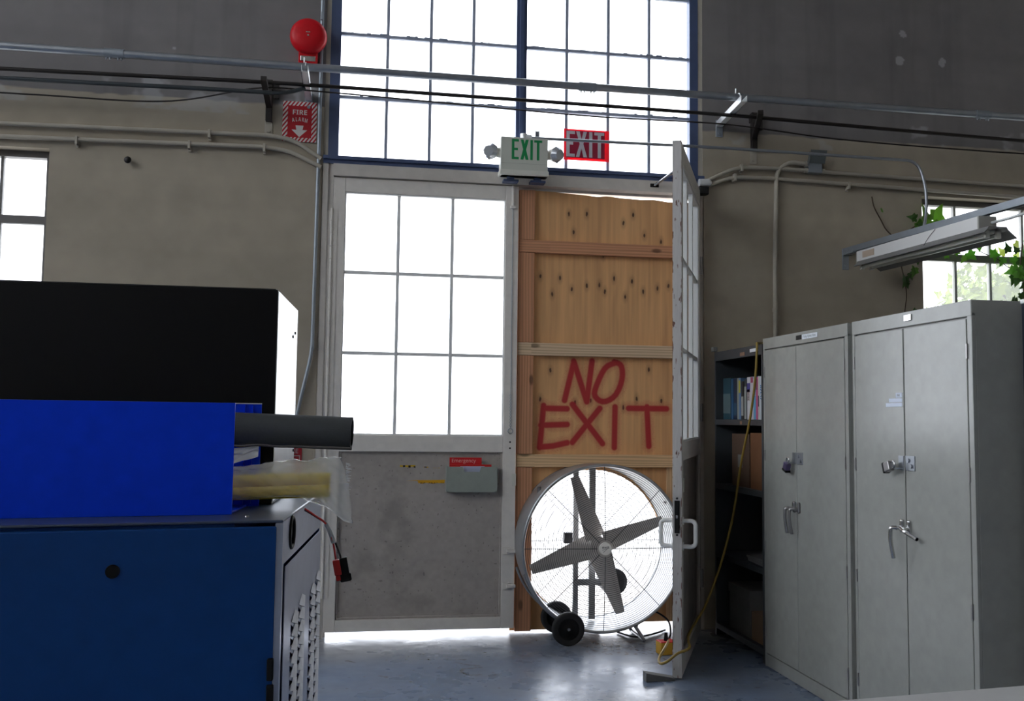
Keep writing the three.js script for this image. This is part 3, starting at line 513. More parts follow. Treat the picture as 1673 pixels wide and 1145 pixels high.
// ---------------------------------------------------------------- pipes, conduits and brackets
{
  const t = thing('galvanized_pipe', 'thick galvanized pipe crossing in front of the transom on strut arms', 'pipe', [0, 3.502, 0.43]);
  obj('tube', cyl([-3.6, 0, 0], [6.6, 0, 0], 0.0235, 0.0235, 20), M.galv, t);
  for (const x of [-1.45, 1.40, 4.17]) { const c = obj('coupling', cyl([x - 0.055, 0, 0], [x + 0.055, 0, 0], 0.028, 0.028, 20), M.galvDull, t); for (const d of [-0.042, -0.022, 0.022, 0.042]) obj('set_screw', cyl([x + d, -0.026, 0.004], [x + d, -0.040, 0.006], 0.005, 0.005, 8), M.galvDull, c); }
}
function strutArm(name, label, p, q) {                    // U channel arm with an end plate
  const t = thing(name, label, 'bracket', [0, 0, 0], 0, 'strut arms under the pipe'), A = V(...p), B = V(...q), d = B.clone().sub(A).normalize(), side = new THREE.Vector3().crossVectors(V(0, 1, 0), d).normalize().multiplyScalar(0.0185);
  const off = (v, s, y) => [v.x + side.x * s, v.y + y, v.z + side.z * s];
  obj('channel', [bar(off(A, 0, -0.019), off(B, 0, -0.019), 0.04, 0.003), bar(off(A, 1, 0), off(B, 1, 0), 0.003, 0.041), bar(off(A, -1, 0), off(B, -1, 0), 0.003, 0.041)], M.zinc, t);
  obj('wall_plate', [rb(A.x - 0.025, A.x + 0.025, A.y - 0.09, A.y + 0.03, 0.001, 0.008), cyl([A.x, A.y - 0.065, 0.006], [A.x, A.y - 0.065, 0.016], 0.011, 0.011, 6)], M.galvDull, t);
  obj('pipe_clamp', [new THREE.TorusGeometry(0.027, 0.003, 6, 24, Math.PI).rotateY(Math.PI / 2).translate(B.x - (B.z - 0.43) * d.x / d.z, 3.502, 0.43), cyl([B.x - 0.01, 3.53, 0.43], [B.x - 0.01, 3.56, 0.43], 0.004, 0.004, 6)], M.zinc, t);
}
strutArm('strut_arm', 'bright strut arm holding the pipe just below the red bell', [-0.352, 3.457, 0.005], [-0.352, 3.457, 0.53]);
strutArm('strut_arm', 'bright strut arm holding the pipe on the wall right of the transom', [2.450, 3.457, 0.005], [2.405, 3.457, 0.54]);
function darkBracket(label, x, dx) {
  const t = thing('dark_bracket', label, 'bracket', [x, 3.28, 0], 0, 'old dark pipe brackets');
  obj('wall_channel', [rb(-0.02, 0.02, 0.0, 0.27, 0.002, 0.035, 0.003), rb(-0.03, -0.02, 0.20, 0.26, 0.0, 0.03, 0.002)], M.darkPipe, t);
  obj('arm', [bar([0, 0.1, 0.03], [dx, 0.145, 0.40], 0.035, 0.03), bar([0.045, 0.15, 0.02], [0.045, 0.24, 0.02], 0.03, 0.02, V(0, 0, 1))], M.darkPipe, t);
  obj('lower_tab', [rb(-0.025, 0.025, -0.09, 0.01, 0.001, 0.006), cyl([0, -0.06, 0.004], [0, -0.06, 0.014], 0.012, 0.012, 6)], M.wallConduit, t);
}
darkBracket('old black pipe bracket on the wall left of the fire alarm sign', -0.60, 0.0);
darkBracket('old black pipe bracket on the wall right of the transom', 2.70, -0.12);
tag(obj('dark_pipe', pipe([[-3.6, 3.385, 0.30], [-0.57, 3.438, 0.30], [1.5, 3.432, 0.30], [2.5, 3.425, 0.30], [3.6, 3.40, 0.3], [6.6, 3.345, 0.30]], 0.012, 0.3, 10, 120), M.darkPipe), 'thin dark brown pipe running below the galvanized pipe', 'pipe');
tag(obj('dark_conduit', pipe([[-3.6, 3.335, 0.30], [-0.85, 3.372, 0.30], [-0.62, 3.372, 0.30], [-0.47, 3.378, 0.30], [-0.36, 3.42, 0.29]], 0.013, 0.09, 10, 80), mat([0.05, 0.06, 0.065], 0.5, { metalness: 0.3 })), 'dark conduit ending at the strut arm under the red bell', 'conduit');
tag(obj('wall_cable', wire([[-3.5, 3.345, 0.06], [-2, 3.345, 0.06], [-1.2, 3.352, 0.08], [-0.6, 3.41, 0.28], [-0.3, 3.405, 0.29], [0.5, 3.385, 0.29], [1.5, 3.36, 0.29], [2.4, 3.368, 0.28], [3.2, 3.345, 0.2], [4.4, 3.34, 0.15], [6.5, 3.36, 0.12]], 0.0052, 200, 6), M.darkPipe), 'thin dark cable strung along under the dark pipe', 'cable');
function straps(t, list, m) { for (const [x, y] of list) obj('strap', [rb(x - 0.008, x + 0.008, y - 0.034, y + 0.018, 0.012, 0.05, 0.003), rb(x - 0.009, x + 0.009, y - 0.045, y - 0.02, 0.002, 0.014, 0.002)], m, t); }
function conduit(label, pts, r, m, st = [], bend = 0.12) { const t = thing('wall_conduit', label, 'conduit'); obj('tube', pipe(pts, r, bend), m, t); if (st.length) straps(t, st, m); return t; }
conduit('beige painted conduit, upper of the pair running below the fire alarm sign', [[-3.6, 3.142, 0.03], [-0.60, 3.184, 0.03], [-0.44, 3.165, 0.03], [-0.262, 3.05, 0.03]], 0.014, M.wallConduit, [[-0.96, 3.178]], 0.09);
conduit('beige painted conduit, lower of the pair running below the fire alarm sign', [[-3.6, 3.056, 0.03], [-0.62, 3.108, 0.03], [-0.46, 3.09, 0.03], [-0.262, 2.995, 0.03]], 0.014, M.wallConduit, [[-1.08, 3.10], [-0.62, 3.108], [-1.75, 3.088]], 0.09);
conduit('galvanized conduit dropping down the wall beside the red bell', [[-0.281, 8.9, 0.024], [-0.279, 3.1, 0.024], [-0.288, 1.80, 0.024], [-0.345, 1.53, 0.024], [-0.40, 1.25, 0.024], [-0.41, 0.3, 0.024]], 0.012, M.galvDull, [[-0.281, 4.0], [-0.279, 3.56], [-0.284, 1.86]], 0.08);
conduit('beige painted conduit rising from the door frame to the junction box', [[2.33, 3.035, 0.03], [2.56, 3.150, 0.03], [2.75, 3.160, 0.03], [3.10, 3.158, 0.03]], 0.014, M.wallConduit, [[2.60, 3.157]], 0.08);
conduit('beige painted conduit from the junction box across above the ivy window', [[3.19, 3.155, 0.03], [6.6, 3.112, 0.03]], 0.014, M.wallConduit, []);
conduit('long beige conduit running low above the ivy window', [[2.33, 3.0, 0.03], [2.53, 3.083, 0.03], [2.8, 3.088, 0.03], [6.6, 3.02, 0.03]], 0.014, M.wallConduit, [[2.55, 3.087], [3.4, 3.073]], 0.08);
conduit('beige conduit looping out of the junction box and down behind the cabinets', [[3.10, 3.205, 0.03], [2.95, 3.212, 0.03], [2.862, 3.14, 0.03], [2.845, 2.6, 0.03], [2.835, 0.3, 0.03]], 0.015, M.wallConduit, [[2.842, 2.2]], 0.13);
conduit('thin galvanized conduit from the exit sign across to the shop light', [[1.09, 3.247, 0.11], [2.4, 3.232, 0.2], [3.79, 3.205, 0.26], [3.83, 3.02, 0.29], [3.826, 2.85, 0.30], [3.765, 2.63, 0.33]], 0.0105, M.galv, [], 0.09);
{ const t = thing('junction_box', 'grey steel junction box with an open slanted lid above the conduits', 'junction box', [3.14, 3.14, 0.0]); obj('box', rb(-0.05, 0.05, 0.0, 0.085, 0.0, 0.06, 0.004), M.galvDull, t); obj('lid', [bar([0.005, 0.065, 0.064], [0.005, 0.15, 0.10], 0.12, 0.004, V(0, 0, 1)), bar([-0.055, 0.05, 0.05], [-0.055, 0.135, 0.09], 0.003, 0.03, V(0, 0, 1))], mat([0.16, 0.18, 0.18], 0.5, { metalness: 0.4 }), t); for (const [a, b, y] of [[-0.075, -0.05, 0.018], [0.05, 0.078, 0.016], [-0.07, -0.05, 0.065]]) obj('fitting', cyl([a, y, 0.03], [b, y, 0.03], 0.02), M.wallConduit, t); }
{ const t = thing('conduit_body', 'grey conduit elbow on a black block at the top of the open door', 'conduit fitting', [2.305, 2.97, 0]); obj('elbow', [cyl([-0.02, 0.055, 0.05], [0.045, 0.058, 0.05], 0.026), new THREE.SphereGeometry(0.026, 16, 12).translate(0.045, 0.058, 0.05)], M.zinc, t); obj('block', rb(-0.03, 0.045, -0.03, 0.028, 0.015, 0.075, 0.01), M.blackPaint, t); }
{ const t = thing('door_stay', 'small steel door stay on the head of the door frame', 'door stay', [1.975, 2.995, 0.02]); obj('plate', rb(-0.03, 0.03, -0.012, 0.012, 0, 0.012, 0.003), M.black, t); obj('rod', [cyl([0, 0, 0.01], [0.075, 0.055, 0.12], 0.009), cyl([0.075, 0.055, 0.12], [0.092, 0.067, 0.145], 0.012)], M.chrome, t); }
{ const t = thing('wall_button', 'small dark round button on the bare beige wall by the left window', 'button', [-1.445, 2.975, 0]); obj('stem', cyl([0, 0, 0], [0, 0, 0.03], 0.009), M.pewter, t); obj('head', lathe([[0, 0.02], [0.017, 0.016], [0.022, 0.006], [0.019, -0.002], [0, -0.004]], 24).rotateX(Math.PI / 2).translate(0, 0, 0.032), M.darkPipe, t); }

// ---------------------------------------------------------------- shop light on its strut
{
  const t = thing('light_strut', 'long grey strut channel reaching out from the wall above the cabinets', 'strut', [3.385, 2.60, 0]);
    obj('channel', [bar([0, 0.018, 0], [0.085, -0.020, 2.3], 0.04, 0.003), bar([-0.019, 0, 0], [0.066, -0.038, 2.3], 0.003, 0.04), bar([0.019, 0, 0], [0.104, -0.038, 2.3], 0.003, 0.04)], M.galvDull, t);
  obj('wall_bracket', [rb(-0.025, 0.025, -0.13, 0.02, 0, 0.007, 0.002), cyl([0, -0.10, 0.005], [0, -0.10, 0.015], 0.011, 0.011, 6), rb(-0.02, 0.02, -0.03, -0.018, 0.0, 0.14, 0.002)], M.galvDull, t);
}
{
  const t = thing('shop_light', 'white fluorescent shop light hanging unlit under the strut channel', 'shop light', [3.405, 2.493, 0]); t.rotation.x = 0.016;
  t.rotation.y = 0.012;
  obj('housing', [rb(-0.05, 0.06, 0.0, 0.076, 0.2, 1.46, 0.006)], M.white, t);
  for (const [a, b] of [[1.455, 1.47], [0.195, 0.205]]) obj('end_cap', rb(-0.051, 0.061, -0.004, 0.077, a, b, 0.004), mat([0.38, 0.37, 0.34], 0.5), t);
  const refl = extr([[-0.05, 0.004], [-0.058, -0.010], [-0.078, -0.030], [-0.075, -0.033], [-0.052, -0.014], [0.005, -0.006], [0.065, -0.018], [0.122, -0.058], [0.125, -0.055], [0.07, -0.012], [0.06, 0.004]], 1.34).translate(0, 0, 0.21);
  obj('reflector', refl, mat([0.20, 0.20, 0.195], 0.5), t);
  for (const x of [-0.03, 0.04]) { obj('tube', cyl([x, -0.036, 0.25], [x, -0.036, 1.50], 0.013, 0.013, 16), mat([0.72, 0.72, 0.66], 0.3), t); for (const z of [1.495, 0.23]) obj('lampholder', rb(x - 0.014, x + 0.014, -0.055, 0.0, z, z + 0.02), M.ivory, t); }
  obj('label', rb(-0.053, -0.05, 0.02, 0.062, 0.28, 0.42, 0.0005), mat([0.55, 0.44, 0.34], 0.7), t);
  obj('cable', wire([[0.03, 0.04, 1.47], [0.05, 0.045, 1.58], [0.09, 0.06, 1.75], [0.14, 0.04, 2.0], [0.2, 0.03, 2.4]], 0.009, 40), M.zinc, t);
  obj('pull_cord', wire([[-0.052, 0.07, 1.08], [-0.056, 0.03, 1.02], [-0.06, -0.01, 0.98]], 0.0018, 20, 5), M.cableBlack, t);
}

// ---------------------------------------------------------------- metal cabinets (fronts face the room at x = 2.35)
function cabinet(label, z0, z1, seam, o) {
  const W = z1 - z0, H = 1.88, D = 0.47, t = thing('metal_cabinet', label, 'cabinet', [2.35, 0, z0], 0, 'grey double-door metal cabinets'), s = seam - z0;
  obj('body', [rb(0.012, D, 0.0, H, 0.0, W, 0.004, 1), rb(-0.004, 0.02, 1.815, H, 0, W, 0.004, 1), rb(-0.003, 0.014, 0.0, 1.83, 0, 0.022, 0.003, 1), rb(-0.003, 0.014, 0.0, 1.83, W - 0.03, W, 0.003, 1)], [M.cabinet][0], t);
  obj('kick_plate', rb(-0.002, 0.014, 0.004, 0.072, 0.022, W - 0.03, 0.002, 1), M.cabinet, t);
  const doors = [[0.026, s - 0.0025], [s + 0.0025, W - 0.034]].map(([a, b], i) => {
    const d = new THREE.Group(); d.name = 'door'; d.position.set(0.012, 0, i ? b : a); t.add(d); const q = i ? -1 : 1, L = b - a;
    if (o.ajar && i) d.rotation.y = -0.004;
    obj('panel', rb(-0.016, 0.0, 0.078, 1.808, Math.min(0, q * L), Math.max(0, q * L), 0.003, 2), M.cabinet, d);
    for (const y of [0.2, 0.68, 1.2, 1.68]) obj('hinge', rb(-0.021, -0.012, y - 0.03, y + 0.03, Math.min(0, -q * 0.008), Math.max(0, -q * 0.008) + 0.001, 0.002, 1), M.pewter, d);
    return d;
  });
  const g0 = (d, z) => z - d.position.z;
  // handles: backing rosette and a lever each side of the seam
  for (const [i, dz] of [[0, -0.022], [1, 0.03]]) {
    const d = doors[i], z = g0(d, s + dz), y = o.hy;
    obj('handle', [rb(-0.030, -0.014, y - 0.02, y + 0.038, z - 0.012, z + 0.012, 0.008), cyl([-0.03, y, z], [-0.05, y, z], 0.009),
      i && o.turned ? pipe([[-0.048, y, z - 0.02], [-0.06, y - 0.006, z + 0.02], [-0.05, y - 0.03, z + 0.10]], 0.0085, 0.02, 8) : pipe([[-0.046, y + 0.002, z], [-0.068, y + 0.002, z - 0.012], [-0.07, y - 0.06, z - 0.012], [-0.058, y - 0.13, z - 0.008]], 0.0085, 0.025, 8)], o.turned ? M.chrome : M.pewter, d);
  }
  const y = o.py;
  obj('hasp', [rb(-0.020, -0.014, y - 0.032, y + 0.032, g0(doors[1], s + 0.006), g0(doors[1], s + 0.075), 0.002), cyl([-0.02, y + 0.012, g0(doors[1], s + 0.03)], [-0.026, y + 0.012, g0(doors[1], s + 0.03)], 0.009), cyl([-0.02, y - 0.012, g0(doors[1], s + 0.052)], [-0.026, y - 0.012, g0(doors[1], s + 0.052)], 0.009)], M.galv, doors[1]);
  obj('staple', [rb(-0.020, -0.014, y - 0.03, y + 0.03, g0(doors[0], s - 0.045), g0(doors[0], s - 0.006), 0.002), rb(-0.05, -0.018, y - 0.028, y - 0.022, g0(doors[0], s - 0.035), g0(doors[0], s - 0.01), 0.001)], M.galv, doors[0]);
  return t;
}
const cab1 = cabinet('grey metal cabinet next to the dark bookcase, dull handles hanging down', 0.925, 1.893, 1.345, { hy: 0.93, py: 1.20 });
obj('name_label', [faceUV(rb(-0.006, -0.0045, 1.836, 1.862, 0.50, 0.67, 0.0003), 0.50, 0.67, 1.836, 1.862, 'z', 'y')], mat([1, 1, 1], 0.7, { map: canvasTex(256, 48, (c, w, h) => { c.fillStyle = '#e2e8ee'; c.fillRect(0, 0, w, h); c.fillStyle = '#3c4146'; c.font = '30px sans-serif'; c.fillText('Toby Opes Files', 20, 34, 216); }) }), cab1);
obj('maker_plate', rb(-0.007, -0.004, 1.838, 1.862, 0.43, 0.49, 0.001), M.black, cab1);
const cab2 = cabinet('grey metal cabinet with three white label strips and shiny lever handles', 1.935, 2.832, 2.365, { hy: 0.945, py: 1.225, turned: true, ajar: true });
obj('card_holder', [rb(-0.009, -0.004, 1.838, 1.866, 0.445, 0.50, 0.002), rb(-0.010, -0.008, 1.843, 1.861, 0.455, 0.49, 0.0005)], M.chrome, cab2);
{
  const strip = (z0, z1, y0, y1, txt) => obj('label_strip', faceUV(rb(-0.0058, -0.0040, y0, y1, z0, z1, 0.0003), z0, z1, y0, y1, 'z', 'y'), mat([1, 1, 1], 0.7, { map: canvasTex(256, 64, (c, w, h) => { c.fillStyle = '#dbe3f2'; c.fillRect(0, 0, w, h); if (txt) { c.fillStyle = '#50545c'; c.font = 'bold 44px sans-serif'; c.fillText(txt, 60, 48, 150); } }) }), cab2);
  strip(0.37, 0.418, 1.508, 1.529, 'HVAC'); strip(0.315, 0.418, 1.488, 1.505, ''); strip(0.29, 0.418, 1.468, 1.485, '');
}
function padlock(label, p, rz, m) {
  const t = thing('padlock', label, 'padlock', p, 0, 'padlocks on the cabinet hasps'); t.rotation.x = rz;
  obj('body', [rb(-0.014, 0.014, -0.062, -0.016, -0.022, 0.022, 0.006)], m, t);
  obj('shackle', pipe([[0, -0.02, -0.014], [0, 0.012, -0.014], [0, 0.012, 0.014], [0, -0.02, 0.014]], 0.004, 0.013, 8, 40), M.chrome, t);
  obj('bumper', rb(-0.016, 0.016, -0.068, -0.052, -0.024, 0.024, 0.006), M.black, t);
}
padlock('padlock hanging on the hasp of the cabinet next to the bookcase', [2.31, 1.19, 1.315], 0.35, mat([0.10, 0.08, 0.17], 0.4, { metalness: 0.5 }));
padlock('padlock sticking out sideways from the hasp of the labelled cabinet', [2.308, 1.218, 2.335], 1.25, M.pewter);

// ---------------------------------------------------------------- bookcase, books and boxes
{
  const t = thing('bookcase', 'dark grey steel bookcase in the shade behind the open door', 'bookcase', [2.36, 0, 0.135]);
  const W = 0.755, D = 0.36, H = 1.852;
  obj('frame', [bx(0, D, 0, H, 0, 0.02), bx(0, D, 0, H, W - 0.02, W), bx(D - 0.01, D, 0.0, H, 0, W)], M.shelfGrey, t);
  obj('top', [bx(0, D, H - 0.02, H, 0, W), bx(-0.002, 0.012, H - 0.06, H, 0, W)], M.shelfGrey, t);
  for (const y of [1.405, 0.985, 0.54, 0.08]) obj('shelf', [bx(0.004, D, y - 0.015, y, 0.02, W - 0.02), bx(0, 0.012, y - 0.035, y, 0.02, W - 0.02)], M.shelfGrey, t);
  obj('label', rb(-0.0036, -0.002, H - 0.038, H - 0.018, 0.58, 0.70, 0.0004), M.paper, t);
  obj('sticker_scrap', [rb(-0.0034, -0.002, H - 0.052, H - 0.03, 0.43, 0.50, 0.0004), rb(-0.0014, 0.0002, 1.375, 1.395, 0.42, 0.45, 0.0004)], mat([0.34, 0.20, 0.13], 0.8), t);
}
tag(obj('outlet_clip', rb(2.33, 2.36, 1.853, 1.885, 0.15, 0.19, 0.003), M.boxGrey), 'tiny grey square fitting standing on top of the bookcase', 'fitting');
{
  const defs = [ // px start, px end, height, colour, band colour, label
    [258, 355, .268, [0.02, 0.075, 0.105], [0.10, 0.16, 0.18], 'wide dark teal binder with a framed picture on its spine'],
    [360, 385, .262, [0.03, 0.12, 0.26], null, 'slim blue manual next to the teal binder'],
    [390, 430, .262, [0.012, 0.03, 0.075], [0.03, 0.09, 0.16], 'navy blue book in the bookcase'],
    [436, 455, .262, [0.30, 0.34, 0.30], null, 'thin pale green book in the bookcase'],
    [456, 480, .262, [0.13, 0.24, 0.42], [0.50, 0.46, 0.05], 'blue book with a yellow band in the bookcase'],
    [486, 514, .24, [0.03, 0.03, 0.03], [0.45, 0.45, 0.43], 'black book with a white label in the bookcase'],
    [522, 550, .25, [0.03, 0.04, 0.04], [0.33, 0.37, 0.36], 'dark book with a pale green lower spine'],
    [556, 594, .262, [0.66, 0.66, 0.70], [0.07, 0.06, 0.30], 'thick white book with a purple band on its spine'],
    [597, 628, .262, [0.62, 0.58, 0.62], [0.42, 0.08, 0.16], 'white book with a pink band at its top'],
    [630, 654, .262, [0.12, 0.38, 0.62], [0.6, 0.6, 0.6], 'bright blue and white book in the bookcase'],
    [656, 678, .258, [0.55, 0.10, 0.24], [0.25, 0.06, 0.12], 'pink book in the bookcase'],
    [681, 694, .262, [0.62, 0.62, 0.60], [0.05, 0.05, 0.07], 'thin white book with a black patch in the bookcase'],
    [697, 735, .260, [0.60, 0.66, 0.70], null, 'white book with large blue letters along its spine'],
    [738, 757, .265, [0.16, 0.46, 0.66], [0.02, 0.02, 0.03], 'sky blue book with a black patch against the bookcase side']];
  for (const [i, [a, b, h, c, bc, label]] of defs.entries()) {
    const Z = (q) => 0.22 + (1140 + q / 7.16 - 1176) * 0.00925, z0 = Z(a), z1 = Z(b), t = thing('book', label, 'book', [2.385, 1.4055, z0], 0, 'books on the upper shelf');
    obj('cover', rb(0, 0.18, 0, h, 0, z1 - z0, 0.002, 1), mat(c, 0.5), t);
    if (bc) { const f = [[.15, .62], 0, [.1, .4], 0, [.64, .94], [.1, .6], [.02, .82], [.65, .86], [.86, .99], [.55, .95], [.7, .95], [.3, .55], 0, [.5, .62]][i] || [.2, .5]; obj('spine_band', rb(-0.0012, 0.001, h * f[0], h * f[1], 0.003, z1 - z0 - 0.003, 0.0004, 1), mat(bc, 0.6), t); }
    if (i === 12) obj('spine_print', faceUV(rb(-0.0012, 0.001, 0.1, 0.215, 0.004, z1 - z0 - 0.004, 0.0004, 1), 0.004, z1 - z0 - 0.004, 0.1, 0.215, 'z', 'y'), mat([1, 1, 1], 0.6, { map: canvasTex(96, 256, (k, w, hh) => { k.fillStyle = '#ccd4da'; k.fillRect(0, 0, w, hh); k.translate(20, 12); k.rotate(Math.PI / 2); k.fillStyle = '#1d69a8'; k.font = 'bold 78px sans-serif'; k.fillText('AZCO', 0, 0, 232); }) }), t);
    if (i === 7) obj('spine_print', faceUV(rb(-0.0012, 0.001, 0.115, 0.185, 0.004, z1 - z0 - 0.004, 0.0004, 1), 0.004, z1 - z0 - 0.004, 0.115, 0.185, 'z', 'y'), mat([1, 1, 1], 0.6, { map: canvasTex(96, 192, (k, w, hh) => { k.fillStyle = '#bfb6b6'; k.fillRect(0, 0, w, hh); k.translate(20, 8); k.rotate(Math.PI / 2); k.fillStyle = '#5b3040'; k.font = 'bold 60px sans-serif'; k.fillText('MITTEL', 0, 0, 176); }) }), t);
  }
  const box = (name, label, p, w, h, d, m, lid) => { const t = thing(name, label, 'box', p); obj('carton', rb(0, d, 0, h, 0, w, 0.004), m, t); if (lid) obj('lid', rb(-0.006, d + 0.004, h - 0.05, h + 0.006, -0.005, w + 0.005, 0.004), m, t); return t; };
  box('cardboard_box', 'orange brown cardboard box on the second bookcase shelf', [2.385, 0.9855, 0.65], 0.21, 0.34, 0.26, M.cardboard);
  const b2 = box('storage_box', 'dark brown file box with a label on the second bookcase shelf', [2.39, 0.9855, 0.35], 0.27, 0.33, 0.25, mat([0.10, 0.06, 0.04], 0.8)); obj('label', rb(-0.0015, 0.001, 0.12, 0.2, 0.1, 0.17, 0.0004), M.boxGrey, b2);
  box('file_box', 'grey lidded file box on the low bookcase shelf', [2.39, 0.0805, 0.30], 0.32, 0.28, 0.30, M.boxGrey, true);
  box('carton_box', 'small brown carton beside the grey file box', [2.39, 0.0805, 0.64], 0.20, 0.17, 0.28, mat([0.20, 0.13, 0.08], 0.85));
  const st = thing('paper_stack', 'loose stack of papers on the third bookcase shelf', 'papers', [2.385, 0.5405, 0.56]); obj('sheets', [0, 1, 2].map((k) => new THREE.BoxGeometry(0.22, 0.012, 0.29).rotateY(rr(-0.09, 0.09)).translate(0.12, 0.006 + k * 0.0125, 0.155)), M.boxGrey, st);  // papers dimmed to grey, bookcase shade put into their colour
}

// ---------------------------------------------------------------- the blue machine and what lies on it
const AF = 82.13 * Math.PI / 180, AS = 4.31 * Math.PI / 180;
const dF = V(Math.sin(AF), 0, -Math.cos(AF)), dS = V(Math.sin(AS), 0, -Math.cos(AS)), C0 = V(-0.199, 0, 3.334);
const mp = (f, s, y, o = 0) => [C0.x + dF.x * f + dS.x * s + o * dS.z * -1, y, C0.z + dF.z * f + dS.z * s + o * dS.x];   // o: out of the side face
function prismAt(f0, f1, s0, s1, y0, y1) {                 // upright prism in the machine's own two directions
  const c = [[f0, s0], [f1, s0], [f1, s1], [f0, s1]].map(([f, s]) => mp(f, s, 0)).map(([x, , z]) => [x, -z]);
  return extr(c, y1 - y0 - 0.008, [], 0.004).rotateX(-Math.PI / 2).translate(0, y0 + 0.004, 0);
}
{
  const t = thing('blue_machine_cabinet', 'dark blue equipment cabinet with perforated side vents and a round hole', 'machine', [0, 0, 0]);
  obj('body', [prismAt(-1.35, -0.14, 0.012, 1.0, 0.06, 1.092), prismAt(-0.14, -0.012, 0.988, 1.0, 0.06, 1.092), prismAt(-0.14, -0.012, 0.012, 0.988, 0.06, 0.075)], M.blueDark, t);
  obj('base', prismAt(-1.3, -0.05, 0.05, 0.95, 0.0, 0.06), M.black, t);
  obj('front_panel', prismAt(-1.345, -0.022, -0.004, 0.012, 0.09, 1.082), M.blueDark, t);
  obj('top_plate', prismAt(-1.35, -0.004, 0.0, 1.004, 1.092, 1.1), mat([0.075, 0.10, 0.15], 0.35, { metalness: 0.3, map: grain1 }), t);
  obj('corner_trim', prismAt(-0.018, -0.004, 0.0, 0.02, 0.07, 1.092), M.sideSheenBlue, t);
  const N = V(-dS.z, 0, dS.x), rot = new THREE.Matrix4().makeBasis(dS, V(0, 1, 0), new THREE.Vector3().crossVectors(dS, V(0, 1, 0)));  // side face frame: along, up, out
  const side = (g, s, y, out) => { const q = g.applyMatrix4(rot); const p = mp(0, s, y); return q.translate(p[0] + N.x * out, y, p[2] + N.z * out); };
  // upper strip with the round hole, lower vent panel standing slightly proud of the groove
  const up = extr(rect(-0.49, 0.49, 0, 0.127), 0.006, [circlePath(-0.305, 0.073, 0.046)], 0.0015, 40);
  obj('upper_strip', side(up, 0.508, 0.967, -0.012), M.sideSheenBlue, t);
  obj('grommet', side(new THREE.TorusGeometry(0.046, 0.006, 8, 40), 0.203, 1.04, -0.003), M.black, t);
  const cols = [[0.30, 0.765], [0.462, 0.786], [0.765, 0.770], [0.925, 0.791]], slots = [];
  for (const [s, first] of cols) for (let y = first; y > 0.12; y -= 0.0415) { const a = s - 0.568, b = y - 0.0907; slots.push([[a - 0.045, b + 0.015], [a - 0.045, b - 0.012], [a + 0.030, b - 0.012]]); }
  obj('vent_panel', side(extr(rect(-0.455, 0.455, 0, 0.885), 0.003, slots), 0.53, 0.07, -0.004), M.sideSheenBlue, t);
  // embossed diamond vents: a lifted lozenge over a dark slot
  const dia = () => { const a = 0.080, b = 0.0215, h = 0.010, v = [[-a, 0, 0.001], [0, -b, h], [a, 0, 0.001], [0, b, 0.0]], g = new THREE.BufferGeometry(); g.setAttribute('position', new THREE.Float32BufferAttribute([v[0], v[1], v[3], v[1], v[2], v[3], v[0], v[1], [0, -b, 0], v[1], v[2], [0, -b, 0]].flat(), 3)); g.computeVertexNormals(); return g; };
  const gd = prep(dia().applyMatrix4(rot)); 
  const lozenge = mat([0.66, 0.68, 0.72], 0.42, { metalness: 0.3, map: grain1 });  // paler than the panel: light on the lifted faces put into the colour
  for (const [s, first] of cols) for (let y = first; y > 0.12; y -= 0.0415) {
    const p = mp(0, s, y);
    const a = new THREE.Mesh(gd, lozenge); a.name = 'vent_scale'; a.position.set(p[0] + N.x * 0.0005, y, p[2] + N.z * 0.0005); a.castShadow = a.receiveShadow = true; t.add(a);
  }
  const h0 = mp(-0.447, -0.006, 0.971); obj('dark_port_disc', cyl(h0, [h0[0] + 0.001, h0[1], h0[2] + 0.006], 0.0185, 0.0185, 28), M.black, t);  // solid black disc standing in for the dark of a round port
  const l0 = mp(-0.02, -0.012, 0.66); obj('latch', [rb(l0[0] - 0.012, l0[0] + 0.006, 0.655, 0.715, l0[2] - 0.008, l0[2] + 0.014, 0.004), rb(l0[0] - 0.012, l0[0] + 0.008, 0.52, 0.642, l0[2] - 0.006, l0[2] + 0.01, 0.003)], M.black, t);
  const sc = mp(-0.12, 0.10, 1.1); obj('screw', cyl(sc, [sc[0], 1.104, sc[2]], 0.007, 0.006, 6), M.pewter, t);
}
// blue tray open at its end, lying on the cabinet
const T0 = V(-0.361, 1.1, 3.191), tp = (f, s, y) => [T0.x + dF.x * f + dS.x * s, y, T0.z + dF.z * f + dS.z * s];
const trayPrism = (f0, f1, s0, s1, y0, y1) => extr([[f0, s0], [f1, s0], [f1, s1], [f0, s1]].map(([f, s]) => tp(f, s, 0)).map(([x, , z]) => [x, -z]), y1 - y0, [], 0).rotateX(-Math.PI / 2).translate(0, y0, 0);
{
  const t = thing('blue_tray', 'bright blue metal tray with open end holding rolls of material', 'tray', [0, 0, 0]);
  obj('near_wall', [trayPrism(-1.1, 0, 0, 0.006, 1.101, 1.434)], M.blueBright, t);
  obj('far_wall', [trayPrism(-1.1, 0.033, 0.26, 0.266, 1.101, 1.434)], M.blueBright, t);
  obj('bottom', trayPrism(-1.1, -0.005, 0.006, 0.26, 1.101, 1.107), M.blueBright, t);
  obj('rib', [-0.02, 0.005].map((f) => trayPrism(f, f + 0.003, 0.25, 0.26, 1.11, 1.43)), M.blueBright, t);
  obj('rim', [trayPrism(-1.1, 0.033, 0.257, 0.268, 1.434, 1.437)], M.zinc, t);  // pale strip painting the light caught on the far wall's top edge
}
